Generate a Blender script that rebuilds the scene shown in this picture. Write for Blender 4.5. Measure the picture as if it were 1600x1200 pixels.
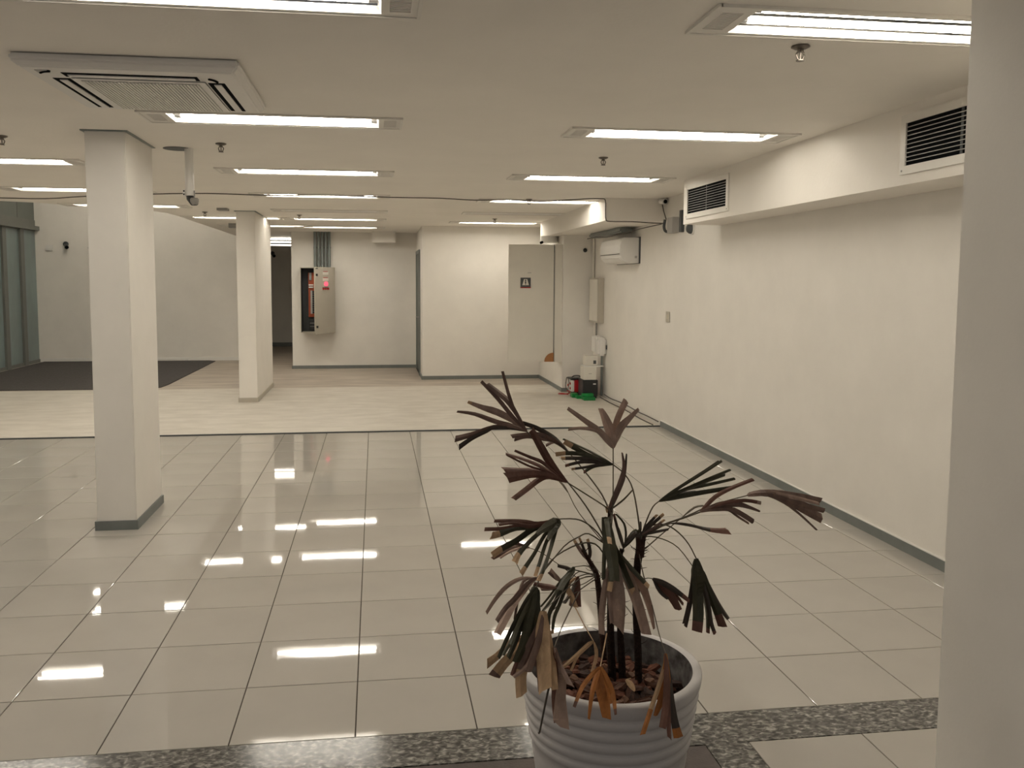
import bpy, bmesh, math, random
from mathutils import Vector, Matrix
from mathutils.geometry import delaunay_2d_cdt
random.seed(7)
for o in list(bpy.data.objects): bpy.data.objects.remove(o)
SC = bpy.context.scene
COL = SC.collection

# ------------------------------------------------------------------ camera
F, CX, CY = 1335.84, 771.31, 547.55          # focal length and principal point in px of 1600x1200
YAW, PIT, ROL = .1374, .0815, .0041
CAM = Vector((.0848, -3.482, 1.6668))
def cam_axes():
    fwd = Vector((math.sin(YAW)*math.cos(PIT), math.cos(YAW)*math.cos(PIT), -math.sin(PIT)))
    r = Vector((math.cos(YAW), -math.sin(YAW), 0)); u = r.cross(fwd)
    return math.cos(ROL)*r+math.sin(ROL)*u, -math.sin(ROL)*r+math.cos(ROL)*u, fwd
RX, UX, FX = cam_axes()
cd = bpy.data.cameras.new('camera'); cam = bpy.data.objects.new('camera', cd); COL.objects.link(cam)
m = Matrix.Identity(4)
for i in range(3):
    m[i][0], m[i][1], m[i][2], m[i][3] = RX[i], UX[i], -FX[i], CAM[i]
cam.matrix_world = m
cd.sensor_width = 36; cd.sensor_fit = 'HORIZONTAL'; cd.lens = F/1600*36
cd.shift_x = (800-CX)/1600; cd.shift_y = (CY-600)/1600
cd.clip_start = .05; cd.clip_end = 200
SC.camera = cam
def at(u, v, y):
    """point of the room on the plane Y=y seen at pixel (u,v) of the photograph"""
    d = RX*((u-CX)/F)-UX*((v-CY)/F)+FX
    return CAM+d*((y-CAM.y)/d.y)

# ------------------------------------------------------------------ world, exposure
W = bpy.data.worlds.new('world'); SC.world = W; W.use_nodes = True
bg = W.node_tree.nodes['Background']; bg.inputs[0].default_value = (.95, .90, .84, 1); bg.inputs[1].default_value = .20
SC.view_settings.view_transform = 'Standard'; SC.view_settings.look = 'None'
SC.view_settings.gamma = 1; SC.view_settings.use_curve_mapping = False
SC.view_settings.exposure = 0.45
TUBE_POWER = 30.0
TUBE_COL = (1.0, .925, .80)

# ------------------------------------------------------------------ materials
MATS = {}
def mat(name, col, rough=.6, spec=.5, metal=0, noise=0, nscale=8, stretch=(1,1,1), col2=None, bump=0, bscale=60, emit=None, alpha=None, coat=0):
    M = bpy.data.materials.new(name); M.use_nodes = True; nt = M.node_tree; N = nt.nodes; L = nt.links
    b = N['Principled BSDF']
    b.inputs['Base Color'].default_value = (*col, 1); b.inputs['Roughness'].default_value = rough
    b.inputs['Specular IOR Level'].default_value = spec; b.inputs['Metallic'].default_value = metal
    if coat: b.inputs['Coat Weight'].default_value = coat; b.inputs['Coat Roughness'].default_value = .05
    if emit: b.inputs['Emission Color'].default_value = (*emit[0], 1); b.inputs['Emission Strength'].default_value = emit[1]
    if noise or bump:
        tc = N.new('ShaderNodeTexCoord'); mp = N.new('ShaderNodeMapping'); mp.inputs['Scale'].default_value = stretch
        L.new(tc.outputs['Object'], mp.inputs['Vector'])
    if noise:
        nz = N.new('ShaderNodeTexNoise'); nz.inputs['Scale'].default_value = nscale; nz.inputs['Detail'].default_value = 5
        nz.inputs['Roughness'].default_value = .6
        L.new(mp.outputs[0], nz.inputs['Vector'])
        rp = N.new('ShaderNodeValToRGB'); rp.color_ramp.elements[0].position = .35; rp.color_ramp.elements[1].position = .68
        c2 = col2 if col2 else tuple(c*(1-noise) for c in col)
        rp.color_ramp.elements[0].color = (*c2, 1); rp.color_ramp.elements[1].color = (*col, 1)
        L.new(nz.outputs['Fac'], rp.inputs['Fac']); L.new(rp.outputs['Color'], b.inputs['Base Color'])
    if bump:
        n2 = N.new('ShaderNodeTexNoise'); n2.inputs['Scale'].default_value = bscale; n2.inputs['Detail'].default_value = 3
        L.new(mp.outputs[0], n2.inputs['Vector'])
        bp = N.new('ShaderNodeBump'); bp.inputs['Strength'].default_value = bump; bp.inputs['Distance'].default_value = .01
        L.new(n2.outputs['Fac'], bp.inputs['Height']); L.new(bp.outputs['Normal'], b.inputs['Normal'])
    MATS[name] = M
    return M
WALL = mat('wall_paint', (.84, .805, .745), .75, .3, noise=.05, nscale=2.5, bump=.04, bscale=70)
CEIL = mat('ceiling_paint', (.90, .86, .795), .85, .2, noise=.04, nscale=1.5, bump=.1, bscale=50)
GREYBASE = mat('grey_skirting', (.20, .215, .205), .45, .4, noise=.15, nscale=5)
TILE = mat('porcelain_tile', (.50, .47, .425), .03, .5, noise=.08, nscale=1.2, bump=.0)
GROUT = mat('dark_grout', (.10, .085, .07), .9, .2, noise=.3, nscale=30)
SCREED = mat('pale_screed', (.66, .62, .55), .55, .4, noise=.3, nscale=3.2, stretch=(.8, 1.9, 1), col2=(.55, .51, .445), bump=.15, bscale=20)
CONC = mat('brown_concrete', (.52, .455, .38), .5, .4, noise=.3, nscale=2.2, stretch=(.6, 2.2, 1), col2=(.36, .31, .26), bump=.1, bscale=20)
CARPET = mat('charcoal_carpet', (.115, .106, .102), .95, .1, noise=.3, nscale=40, bump=.3, bscale=300)
MAROON = mat('maroon_mat', (.105, .082, .074), .6, .4, noise=.25, nscale=14, bump=.2, bscale=120)
WHITE = mat('white_plastic', (.80, .78, .74), .4, .5, noise=.03, nscale=6)
WHITEMET = mat('white_metal', (.80, .77, .71), .45, .5, noise=.03, nscale=8)
OFFWHITE = mat('offwhite_board', (.76, .725, .65), .6, .4, noise=.04, nscale=4)
BEIGE = mat('beige_metal', (.50, .46, .385), .45, .5, noise=.05, nscale=5)
LIP = mat('white_reflector_lip', (.90, .885, .85), .4, .4, noise=.02)
REFL = mat('reflector_sheet', (.42, .42, .415), .05, .5, metal=1, noise=.03, nscale=4)
DARK = mat('dark_slot', (.008, .009, .010), .95, .05, noise=.3, nscale=20)
BLACK = mat('black_plastic', (.02, .021, .023), .35, .5, noise=.2, nscale=15)
GREYPIPE = mat('grey_conduit', (.24, .265, .255), .4, .5, metal=.2, noise=.1, nscale=10)
GREYMET = mat('grey_metal', (.33, .32, .30), .35, .5, metal=.5, noise=.1, nscale=12)
GREYGRILLE = mat('grey_grille', (.48, .46, .43), .5, .4, noise=.05, nscale=12)
SPRK = mat('dull_bronze', (.20, .175, .15), .35, .5, metal=.8, noise=.2, nscale=40)
CABLE = mat('dark_cable', (.09, .078, .065), .5, .4, noise=.15, nscale=20)
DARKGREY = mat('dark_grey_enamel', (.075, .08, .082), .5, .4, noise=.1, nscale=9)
ORANGEP = mat('orange_insulator', (.42, .085, .03), .5, .4, noise=.2, nscale=18)
RED = mat('red_enamel', (.45, .018, .022), .35, .5, noise=.12, nscale=12)
GREEN = mat('green_plastic', (.012, .24, .055), .35, .5, noise=.12, nscale=12)
WOODB = mat('brown_wood', (.42, .19, .07), .5, .4, noise=.2, nscale=20, stretch=(1,1,5))
PINKLAMP = mat('red_indicator', (.75, .1, .14), .3, .5, noise=.03, emit=((1., .12, .2), .7))
DOORDARK = mat('dark_green_door', (.10, .115, .105), .5, .4, noise=.1, nscale=6)
GLASS = mat('frosted_glass', (.235, .315, .315), .3, .5, noise=.25, nscale=1.1, stretch=(1,1,.6), col2=(.17, .215, .21))
MULL = mat('grey_green_frame', (.17, .175, .16), .5, .4, noise=.08, nscale=6)
UPPANEL = mat('grey_green_panel', (.155, .17, .155), .5, .4, noise=.08, nscale=3)
BLUEPIP = mat('warm_plate', (.66, .61, .50), .45, .4, noise=.03)
POT = mat('planter_plastic', (.68, .655, .64), .5, .4, noise=.05, nscale=4, bump=.06, bscale=140)
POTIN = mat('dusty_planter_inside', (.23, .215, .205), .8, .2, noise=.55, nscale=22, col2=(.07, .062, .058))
SOIL = mat('dark_soil', (.045, .028, .02), .95, .1, noise=.5, nscale=40, bump=.6, bscale=90)
BARKS = [mat('bark_'+n, c, .75, .3, noise=.5, nscale=26, stretch=(.5, 2, 1), bump=.4, bscale=80) for n, c in
         (('russet', (.21, .078, .045)), ('brown', (.145, .066, .042)), ('dark', (.07, .035, .025)), ('pale', (.27, .14, .085)))]
STEM = mat('dark_fibrous_stem', (.040, .024, .018), .85, .2, noise=.5, nscale=60, bump=.8, bscale=160)
STEMTOP = mat('brown_fibrous_stem', (.085, .045, .032), .85, .2, noise=.5, nscale=60, bump=.8, bscale=160)
LEAF = {k: mat('leaf_'+n, c, r, .35, noise=.35, nscale=30, stretch=(1, 1, .5)) for k, n, c, r in (
    ('G', 'dark_green', (.078, .074, .042), .5), ('B', 'brown', (.25, .16, .125), .6), ('R', 'red_brown', (.22, .105, .075), .55),
    ('P', 'faded_brown', (.54, .38, .30), .7), ('T', 'tan', (.70, .47, .275), .7), ('O', 'orange', (.56, .215, .055), .55),
    ('D', 'blackish', (.085, .065, .05), .5), ('S', 'petiole', (.13, .10, .065), .5))}

def glow(name, col, s):
    M = bpy.data.materials.new(name); M.use_nodes = True; nt = M.node_tree; nt.nodes.clear()
    e = nt.nodes.new('ShaderNodeEmission'); e.inputs[0].default_value = (*col, 1); e.inputs[1].default_value = s
    o = nt.nodes.new('ShaderNodeOutputMaterial'); nt.links.new(e.outputs[0], o.inputs[0]); return M
TUBE = glow('lit_tube', TUBE_COL, TUBE_POWER)
TUBE_SMALL = glow('lit_tube_small', TUBE_COL, 7)
TUBEOFF = mat('unlit_tube', (.75, .74, .72), .4, .5, noise=.02)

def granite():
    M = bpy.data.materials.new('granite'); M.use_nodes = True; nt = M.node_tree; N = nt.nodes; L = nt.links
    b = N['Principled BSDF']; b.inputs['Roughness'].default_value = .16
    tc = N.new('ShaderNodeTexCoord'); mp = N.new('ShaderNodeMapping'); mp.inputs['Scale'].default_value = (.6, 1.0, 1)
    mp.inputs['Rotation'].default_value = (0, 0, .5); L.new(tc.outputs['Object'], mp.inputs[0])
    n = N.new('ShaderNodeTexNoise'); n.inputs['Scale'].default_value = 62; n.inputs['Detail'].default_value = 4; n.inputs['Distortion'].default_value = .8
    L.new(mp.outputs[0], n.inputs['Vector'])
    r = N.new('ShaderNodeValToRGB'); e = r.color_ramp.elements
    e[0].position = .36; e[0].color = (.045, .043, .04, 1); e[1].position = .72; e[1].color = (.50, .48, .44, 1)
    x = e.new(.50); x.color = (.13, .125, .115, 1); x = e.new(.58); x.color = (.24, .23, .21, 1)
    L.new(n.outputs['Fac'], r.inputs['Fac']); L.new(r.outputs[0], b.inputs['Base Color']); return M
GRAN = granite()
# slow undulation of the polished tiles, so that reflections wobble a little; a few dirt specks
nt = TILE.node_tree; N = nt.nodes; L = nt.links; b = N['Principled BSDF']
gm = N.new('ShaderNodeNewGeometry')
nz = N.new('ShaderNodeTexNoise'); nz.inputs['Scale'].default_value = 5; nz.inputs['Detail'].default_value = 1
L.new(gm.outputs['Position'], nz.inputs['Vector'])
bp = N.new('ShaderNodeBump'); bp.inputs['Strength'].default_value = .012; bp.inputs['Distance'].default_value = .01
L.new(nz.outputs['Fac'], bp.inputs['Height']); L.new(bp.outputs['Normal'], b.inputs['Normal'])

# ------------------------------------------------------------------ mesh helpers
class MB:
    def __init__(s): s.v = []; s.f = []; s.mi = []
    def add(s, vs, fs, mi=0):
        o = len(s.v); s.v += [Vector(p) for p in vs]
        for f in fs: s.f.append([i+o for i in f]); s.mi.append(mi)
        return s
    def box(s, x0, x1, y0, y1, z0, z1, mi=0, M=None):
        vs = [Vector(p) for p in ((x0,y0,z0),(x1,y0,z0),(x1,y1,z0),(x0,y1,z0),(x0,y0,z1),(x1,y0,z1),(x1,y1,z1),(x0,y1,z1))]
        if M: vs = [M @ p for p in vs]
        return s.add(vs, [(3,2,1,0),(4,5,6,7),(0,1,5,4),(1,2,6,5),(2,3,7,6),(3,0,4,7)], mi)
    def cyl(s, a, b, r0, r1=None, n=12, mi=0, caps=True):
        a, b = Vector(a), Vector(b); r1 = r0 if r1 is None else r1
        d = (b-a).normalized(); x = d.orthogonal().normalized(); y = d.cross(x)
        vs = [a+(x*math.cos(2*math.pi*i/n)+y*math.sin(2*math.pi*i/n))*r0 for i in range(n)]
        vs += [b+(x*math.cos(2*math.pi*i/n)+y*math.sin(2*math.pi*i/n))*r1 for i in range(n)]
        fs = [(i, (i+1) % n, n+(i+1) % n, n+i) for i in range(n)]
        if caps: fs += [tuple(range(n-1, -1, -1)), tuple(range(n, 2*n))]
        return s.add(vs, fs, mi)
    def tube(s, pts, r, n=6, mi=0):
        pts = [Vector(p) for p in pts]; rs = r if isinstance(r, (list, tuple)) else [r]*len(pts)
        vs = []; px = None
        for i, p in enumerate(pts):
            d = (pts[min(i+1, len(pts)-1)]-pts[max(i-1, 0)]).normalized()
            x = d.orthogonal().normalized() if px is None else (px-d*px.dot(d)).normalized()
            px = x; y = d.cross(x)
            vs += [p+(x*math.cos(2*math.pi*k/n)+y*math.sin(2*math.pi*k/n))*rs[i] for k in range(n)]
        fs = [(i*n+k, i*n+(k+1) % n, (i+1)*n+(k+1) % n, (i+1)*n+k) for i in range(len(pts)-1) for k in range(n)]
        fs += [tuple(range(n-1, -1, -1)), tuple(range((len(pts)-1)*n, len(pts)*n))]
        return s.add(vs, fs, mi)
    def lathe(s, prof, c, n=48, mi=0):
        cx, cy, cz = c; k = len(prof)
        vs = [(cx+r*math.cos(2*math.pi*i/n), cy+r*math.sin(2*math.pi*i/n), cz+z) for i in range(n) for r, z in prof]
        fs = [(i*k+j, ((i+1) % n)*k+j, ((i+1) % n)*k+j+1, i*k+j+1) for i in range(n) for j in range(k-1)]
        return s.add(vs, fs, mi)
    def prism(s, poly, axis, a, b, mi=0):
        """poly of 2-D points extruded along axis (0,1,2) from a to b"""
        def P(p, t): q = list(p); q.insert(axis, t); return q
        n = len(poly); vs = [P(p, a) for p in poly]+[P(p, b) for p in poly]
        fs = [(i, (i+1) % n, n+(i+1) % n, n+i) for i in range(n)]+[tuple(range(n-1, -1, -1)), tuple(range(n, 2*n))]
        return s.add(vs, fs, mi)
    def build(s, name, mats, parent=None, origin=None, smooth=False, bevel=0, fix=True):
        o0 = Vector(origin) if origin is not None else Vector((0, 0, 0))
        if parent is not None and origin is None: o0 = wloc(parent)
        me = bpy.data.meshes.new(name)
        me.from_pydata([tuple(p-o0) for p in s.v], [], s.f)
        mats = mats if isinstance(mats, (list, tuple)) else [mats]
        for q in mats: me.materials.append(q)
        for p, i in zip(me.polygons, s.mi): p.material_index = i; p.use_smooth = smooth
        if fix:
            bm = bmesh.new(); bm.from_mesh(me); bmesh.ops.recalc_face_normals(bm, faces=bm.faces)
            if bevel: bmesh.ops.bevel(bm, geom=[e for e in bm.edges if e.calc_face_angle(0) > .6], offset=bevel, segments=2, affect='EDGES', clamp_overlap=True)
            bm.to_mesh(me); bm.free()
        ob = bpy.data.objects.new(name, me); COL.objects.link(ob)
        if parent is not None:
            ob.parent = parent; ob.location = o0-wloc(parent)
        else: ob.location = o0
        return ob
def wloc(o):
    l = Vector(o.location)
    while o.parent: o = o.parent; l += Vector(o.location)
    return l
def tag(o, label=None, cat=None, group=None, kind=None):
    if label: o['label'] = label
    if cat: o['category'] = cat
    if group: o['group'] = group
    if kind: o['kind'] = kind
    return o
def thing(name, loc, label, cat, group=None):
    e = bpy.data.objects.new(name, None); e.empty_display_size = .1; e.location = loc; COL.objects.link(e)
    return tag(e, label, cat, group)
def struct(o, label=None): o['kind'] = 'structure'; return tag(o, label)
def dup(root, loc, label, group=None):
    r = root.copy(); COL.objects.link(r); r.location = loc; r['label'] = label
    if group: r['group'] = group
    for ch in list(root.children):
        c = ch.copy(); COL.objects.link(c); c.parent = r
        for g in list(ch.children):
            d = g.copy(); COL.objects.link(d); d.parent = c
    return r
def box(*a, **k): return MB().box(*a, **k)

H = 2.6            # nominal ceiling height
SL = -.0060
def zc(y): return 2.634+SL*y     # the ceiling falls slightly towards the back
XR = 3.335         # right wall
T = .45            # tile
YS = 5.93          # end of the tiles
# ------------------------------------------------------------------ floors
fl = struct(box(-6.6, XR, -.44, YS-.03, -.06, -.004).build('floor', GROUT))
tile_cache = {}
def tile_mesh(w, d):
    k = (round(w, 3), round(d, 3))
    if k not in tile_cache:
        c = .0012; b0 = -.02
        vs = [(sx*w/2, sy*d/2, z) for z in (b0, -c) for sx, sy in ((-1,-1),(1,-1),(1,1),(-1,1))]
        vs += [(sx*(w/2-c), sy*(d/2-c), 0) for sx, sy in ((-1,-1),(1,-1),(1,1),(-1,1))]
        fs = [(a+i, a+(i+1) % 4, a+4+(i+1) % 4, a+4+i) for a in (0, 4) for i in range(4)]+[(8,9,10,11), (3,2,1,0)]
        me = bpy.data.meshes.new('tile'); me.from_pydata(vs, [], fs); me.materials.append(TILE); tile_cache[k] = me
    return tile_cache[k]
G = .0045
def lay(parent, x0, x1, y0, y1):
    if x1-x0 < .03 or y1-y0 < .03: return
    o = bpy.data.objects.new('tile', tile_mesh(x1-x0-G, y1-y0-G)); COL.objects.link(o)
    o.parent = parent; o.location = ((x0+x1)/2, (y0+y1)/2, random.uniform(-.0004, .0004))
    o.rotation_euler = (random.uniform(-1, 1)*.0007, random.uniform(-1, 1)*.0007, 0)
for i in range(-11, 8):
    for j in range(-1, 14):
        lay(fl, i*T, min((i+1)*T, XR-.005), max(j*T, -.44), min((j+1)*T, YS-.03))
rest = MB()
for i in range(-15, -11):
    for j in range(-1, 14):
        rest.box(max(i*T, -6.6)+G/2, (i+1)*T-G/2, max(j*T, -.44)+G/2, min((j+1)*T, YS-.03)-G/2, -.02, 0)
ro = rest.build('tile', TILE, fl); ro['kind'] = 'stuff'
# screed, concrete, seam
struct(box(-6.6, XR, YS, 9.95, -.06, .002).build('screed_floor', SCREED), 'pale unfinished screed strip beyond the tiles')
struct(box(-6.6, 3.6, 9.95, 18.7, -.06, .0).build('concrete_floor', CONC), 'brownish bare concrete floor at the back')
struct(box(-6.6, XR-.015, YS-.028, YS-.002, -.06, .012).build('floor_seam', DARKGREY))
# granite threshold and vestibule
struct(box(-6.6, XR, -.652, -.442, -.06, .0).build('granite_strip', GRAN), 'speckled grey granite strip along the tile edge')
struct(box(1.255, 1.415, -4.6, -.653, -.06, .0).build('granite_strip', GRAN), 'short granite strip running towards the viewer')
struct(box(-6.6, 1.252, -4.6, -.656, -.06, -.002).build('entrance_floor', MAROON), 'dark maroon floor around the planter')
vf = struct(box(1.415, XR, -4.6, -.653, -.06, -.004).build('floor', GROUT))
for k, (xa, xb) in enumerate(((1.417, 1.857), (1.857, 2.307), (2.307, 2.757))):
    for j in range(3): lay(vf, xa, xb, -.655-(j+1)*T, -.655-j*T)
# carpet
cp = [(-6.55, 10.03), (-3.45, 10.03), (-3.30, 10.06), (-3.2, 10.2), (-3.17, 10.6), (-3.16, 14.5), (-3.3, 14.62), (-6.5, 14.66)]
c_ = MB().prism(cp, 2, .0, .012).build('carpet', CARPET, origin=(-4.9, 12.3, 0)); tag(c_, 'charcoal carpet laid on the floor beside the glass partition', 'carpet')

# ------------------------------------------------------------------ walls
struct(box(XR, XR+.2, -4.6, 10.9, 0, H+.1).build('wall_right', WALL))
struct(box(2.86, XR, 9.05, 10.88, 0, H+.08).build('wall_corner', WALL))
bw = MB().box(.86, XR, 10.87, 13.2, 0, H+.08)
struct(bw.build('wall_recess', WALL))
struct(box(-1.46, .86, 12.86, 13.1, 0, H+.08).build('wall_back', WALL))
struct(box(-1.46, -1.3, 13.1, 18.45, 0, H+.08).build('wall_corridor', WALL))
struct(box(-2.95, -1.3, 18.45, 18.6, 0, H+.08).build('wall_far', WALL))
struct(box(-6.75, -2.68, 14.72, 14.9, 0, 4.4).build('wall_left_far', WALL))
struct(box(-2.85, -2.68, 14.9, 18.45, 0, H+.08).build('wall_passage', WALL))
struct(box(-6.8, -6.6, -.65, 7.3, 0, H+.08).build('wall_left', WALL))
# white skirting of the far left wall, grey skirting elsewhere
struct(box(-6.6, -2.67, 14.70, 14.72, 0, .07).build('baseboard_left_far', WHITE))
struct(box(-2.68, -1.46, 18.43, 18.45, 0, .10).build('baseboard_far', GREYBASE))
struct(box(-1.475, .86, 12.845, 12.86, 0, .06).build('baseboard_back', GREYBASE))
struct(MB().box(.845, 2.86, 10.855, 10.87, 0, .06).box(.845, .86, 10.87, 12.3, 0, .06).build('baseboard_recess', GREYBASE))
struct(MB().box(2.845, 2.86, 9.035, 10.855, 0, .06).box(2.86, XR, 9.035, 9.05, 0, .06).build('baseboard_corner', GREYBASE))
rb = struct(box(XR-.014, XR, -.44, YS-.02, 0, .066).build('baseboard_right', GREYBASE))
box(XR-.016, XR, -.44, YS-.02, .066, .072).build('cap_strip', WHITE, rb)
# narrow dark door in the side of the recess wall
d1 = struct(box(.845, .862, 11.55, 12.55, .0, 2.14).build('door_1', DOORDARK))
MB().box(.835, .862, 11.47, 11.55, 0, 2.2).box(.835, .862, 12.55, 12.63, 0, 2.2).box(.835, .862, 11.55, 12.55, 2.14, 2.2).build('door_frame', GREYBASE, d1)
MB().cyl((.845, 11.66, 1.02), (.80, 11.66, 1.02), .011).cyl((.80, 11.66, 1.02), (.80, 11.77, 1.02), .009).build('door_handle', GREYMET, d1)
# columns
def column(x0, x1, y0, y1, label, base_m):
    e = MB().box(x0, x1, y0, y1, 0, zc(y0)).build('column', WALL, origin=((x0+x1)/2, (y0+y1)/2, 0), bevel=.006)
    tag(e, label, 'column'); e['kind'] = 'structure'
    g = .012; b_ = MB()
    for q in ((x0-g, x1+g, y0-g, y0), (x0-g, x1+g, y1, y1+g), (x0-g, x0, y0, y1), (x1, x1+g, y0, y1)): b_.box(*q, 0, .062)
    b_.build('baseboard', base_m, e)
    t_ = MB()
    for q in ((x0-.02, x1+.02, y0-.02, y0), (x0-.02, x1+.02, y1, y1+.02), (x0-.02, x0, y0, y1), (x1, x1+.02, y0, y1)): t_.box(*q, zc(y0)-.008, zc(y0))
    t_.build('shadow_gap', GREYPIPE, e)
column(-1.757, -1.507, 2.395, 3.07, 'large white rectangular column standing on the tiles in front', GREYBASE)
column(-1.757, -1.517, 8.42, 10.2, 'smaller looking white column standing on the pale screed', BEIGE)
# pillar at the right edge
p_ = box(1.872, 2.9, -1.75, -1.038, 0, H+.05).build('column', WALL, origin=(2.3, -1.4, 0), bevel=.012)
tag(p_, 'plain white pillar cut off by the right picture edge', 'column'); p_['kind'] = 'structure'

# ------------------------------------------------------------------ ceiling with openings for the lights
LIGHTS = [  # opening centre x, y, lit, label
    (2.05, -.37, 1, 'right ceiling light nearest the viewer, cut off by the pillar'),
    (2.07, 1.98, 1, 'ceiling light near the long soffit, between the two wide grilles'),
    (2.06, 4.28, 1, 'ceiling light beside the small far grille of the long soffit'),
    (2.03, 6.46, 1, 'thin looking ceiling light under the cable near the boxed duct corner'),
    (2.03, 8.20, 0, 'dim ceiling light near the side of the boxed duct'),
    (2.0, 9.92, 1, 'ceiling light closest to the recess wall with the hanging door'),
    (-.495, -.40, 1, 'ceiling light cut off by the top picture edge'),
    (-.495, 1.86, 1, 'ceiling light right behind the ceiling cassette air conditioner'),
    (-.495, 4.24, 1, 'ceiling light to the right of the hanging camera pole'),
    (-.495, 6.24, 1, 'ceiling light touching the dark ceiling cable at centre'),
    (-.495, 8.20, 0, 'faint ceiling light over the middle of the room, before the grey conduits'),
    (-.495, 9.62, 1, 'second farthest ceiling light in front of the grey conduits'),
    (-.495, 11.42, 1, 'farthest ceiling light, right before the grey conduits'),
    (-2.98, 3.93, 1, 'ceiling light at the left picture edge, left of the large column'),
    (-2.98, 6.05, 1, 'ceiling light just above the cable, left of the large column'),
    (-2.98, 7.84, 1, 'ceiling light half hidden behind the large column'),
    (-1.93, 9.58, 1, 'ceiling light beside the curved ceiling edge, left of the smaller column'),
    (-1.70, 11.25, 1, 'ceiling light mostly hidden behind the smaller column'),
    (-2.98, -.40, 1, 'added unseen ceiling light beyond the left picture edge, level with the nearest pair'),  # from here down: unseen fixtures added to brighten the left of the room
    (-2.98, 1.80, 1, 'added unseen ceiling light beyond the left picture edge, left of the cassette unit'),
    (-5.45, .70, 1, 'added unseen outermost left ceiling light, nearest the entrance'),
    (-5.45, 3.1, 1, 'added unseen outermost left ceiling light in the middle of its row'),
    (-5.45, 5.5, 1, 'added unseen outermost left ceiling light nearest the glass partition'),
]
OL, OW = 1.215, .262
outline = [(-6.7, -4.6), (3.6, -4.6), (3.6, 18.6), (-2.69, 18.6), (-2.69, 14.8), (-2.725, 10.4), (-2.73, 9.5), (-2.76, 8.98), (-2.86, 8.72), (-3.1, 8.45), (-3.53, 8.10),
           (-3.97, 7.70), (-4.5, 7.45), (-5.4, 7.3), (-6.7, 7.25)]
def inpoly(p, poly):
    c = False; n = len(poly)
    for i in range(n):
        (x1, y1), (x2, y2) = poly[i], poly[(i+1) % n]
        if (y1 > p[1]) != (y2 > p[1]) and p[0] < (x2-x1)*(p[1]-y1)/(y2-y1)+x1: c = not c
    return c
cv = [Vector(p) for p in outline]; ce = [(i, (i+1) % len(outline)) for i in range(len(outline))]
holes = []
for x, y, _, _ in LIGHTS:
    h = [(x-OL/2-.012, y-OW/2-.012), (x+OL/2+.012, y-OW/2-.012), (x+OL/2+.012, y+OW/2+.012), (x-OL/2-.012, y+OW/2+.012)]
    holes.append(h); o = len(cv); cv += [Vector(p) for p in h]; ce += [(o+i, o+(i+1) % 4) for i in range(4)]
rv, _, rf, *_r = delaunay_2d_cdt(cv, ce, [], 0, 1e-5)
cm = MB()
fs = []
for f in rf:
    c = sum((rv[i] for i in f), Vector((0, 0)))/len(f)
    if inpoly(c, outline) and not any(h[0][0] < c.x < h[1][0] and h[0][1] < c.y < h[2][1] for h in holes): fs.append(f)
cm.add([(p.x, p.y, zc(p.y)) for p in rv], fs)
fa = MB()
for k in range(4, len(outline)-1):      # fascia of the curved edge, rising into the double-height part
    a, b = outline[k], outline[k+1]
    fa.add([(*a, zc(a[1])), (*b, zc(b[1])), (*b, 4.4), (*a, 4.4)], [(0, 1, 2, 3)])
struct(cm.build('ceiling', CEIL, fix=False)); struct(fa.build('ceiling_fascia', CEIL, fix=False))
struct(box(-6.8, -2.8, 7.2, 14.9, 4.4, 4.5).build('ceiling_high', CEIL))

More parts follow.
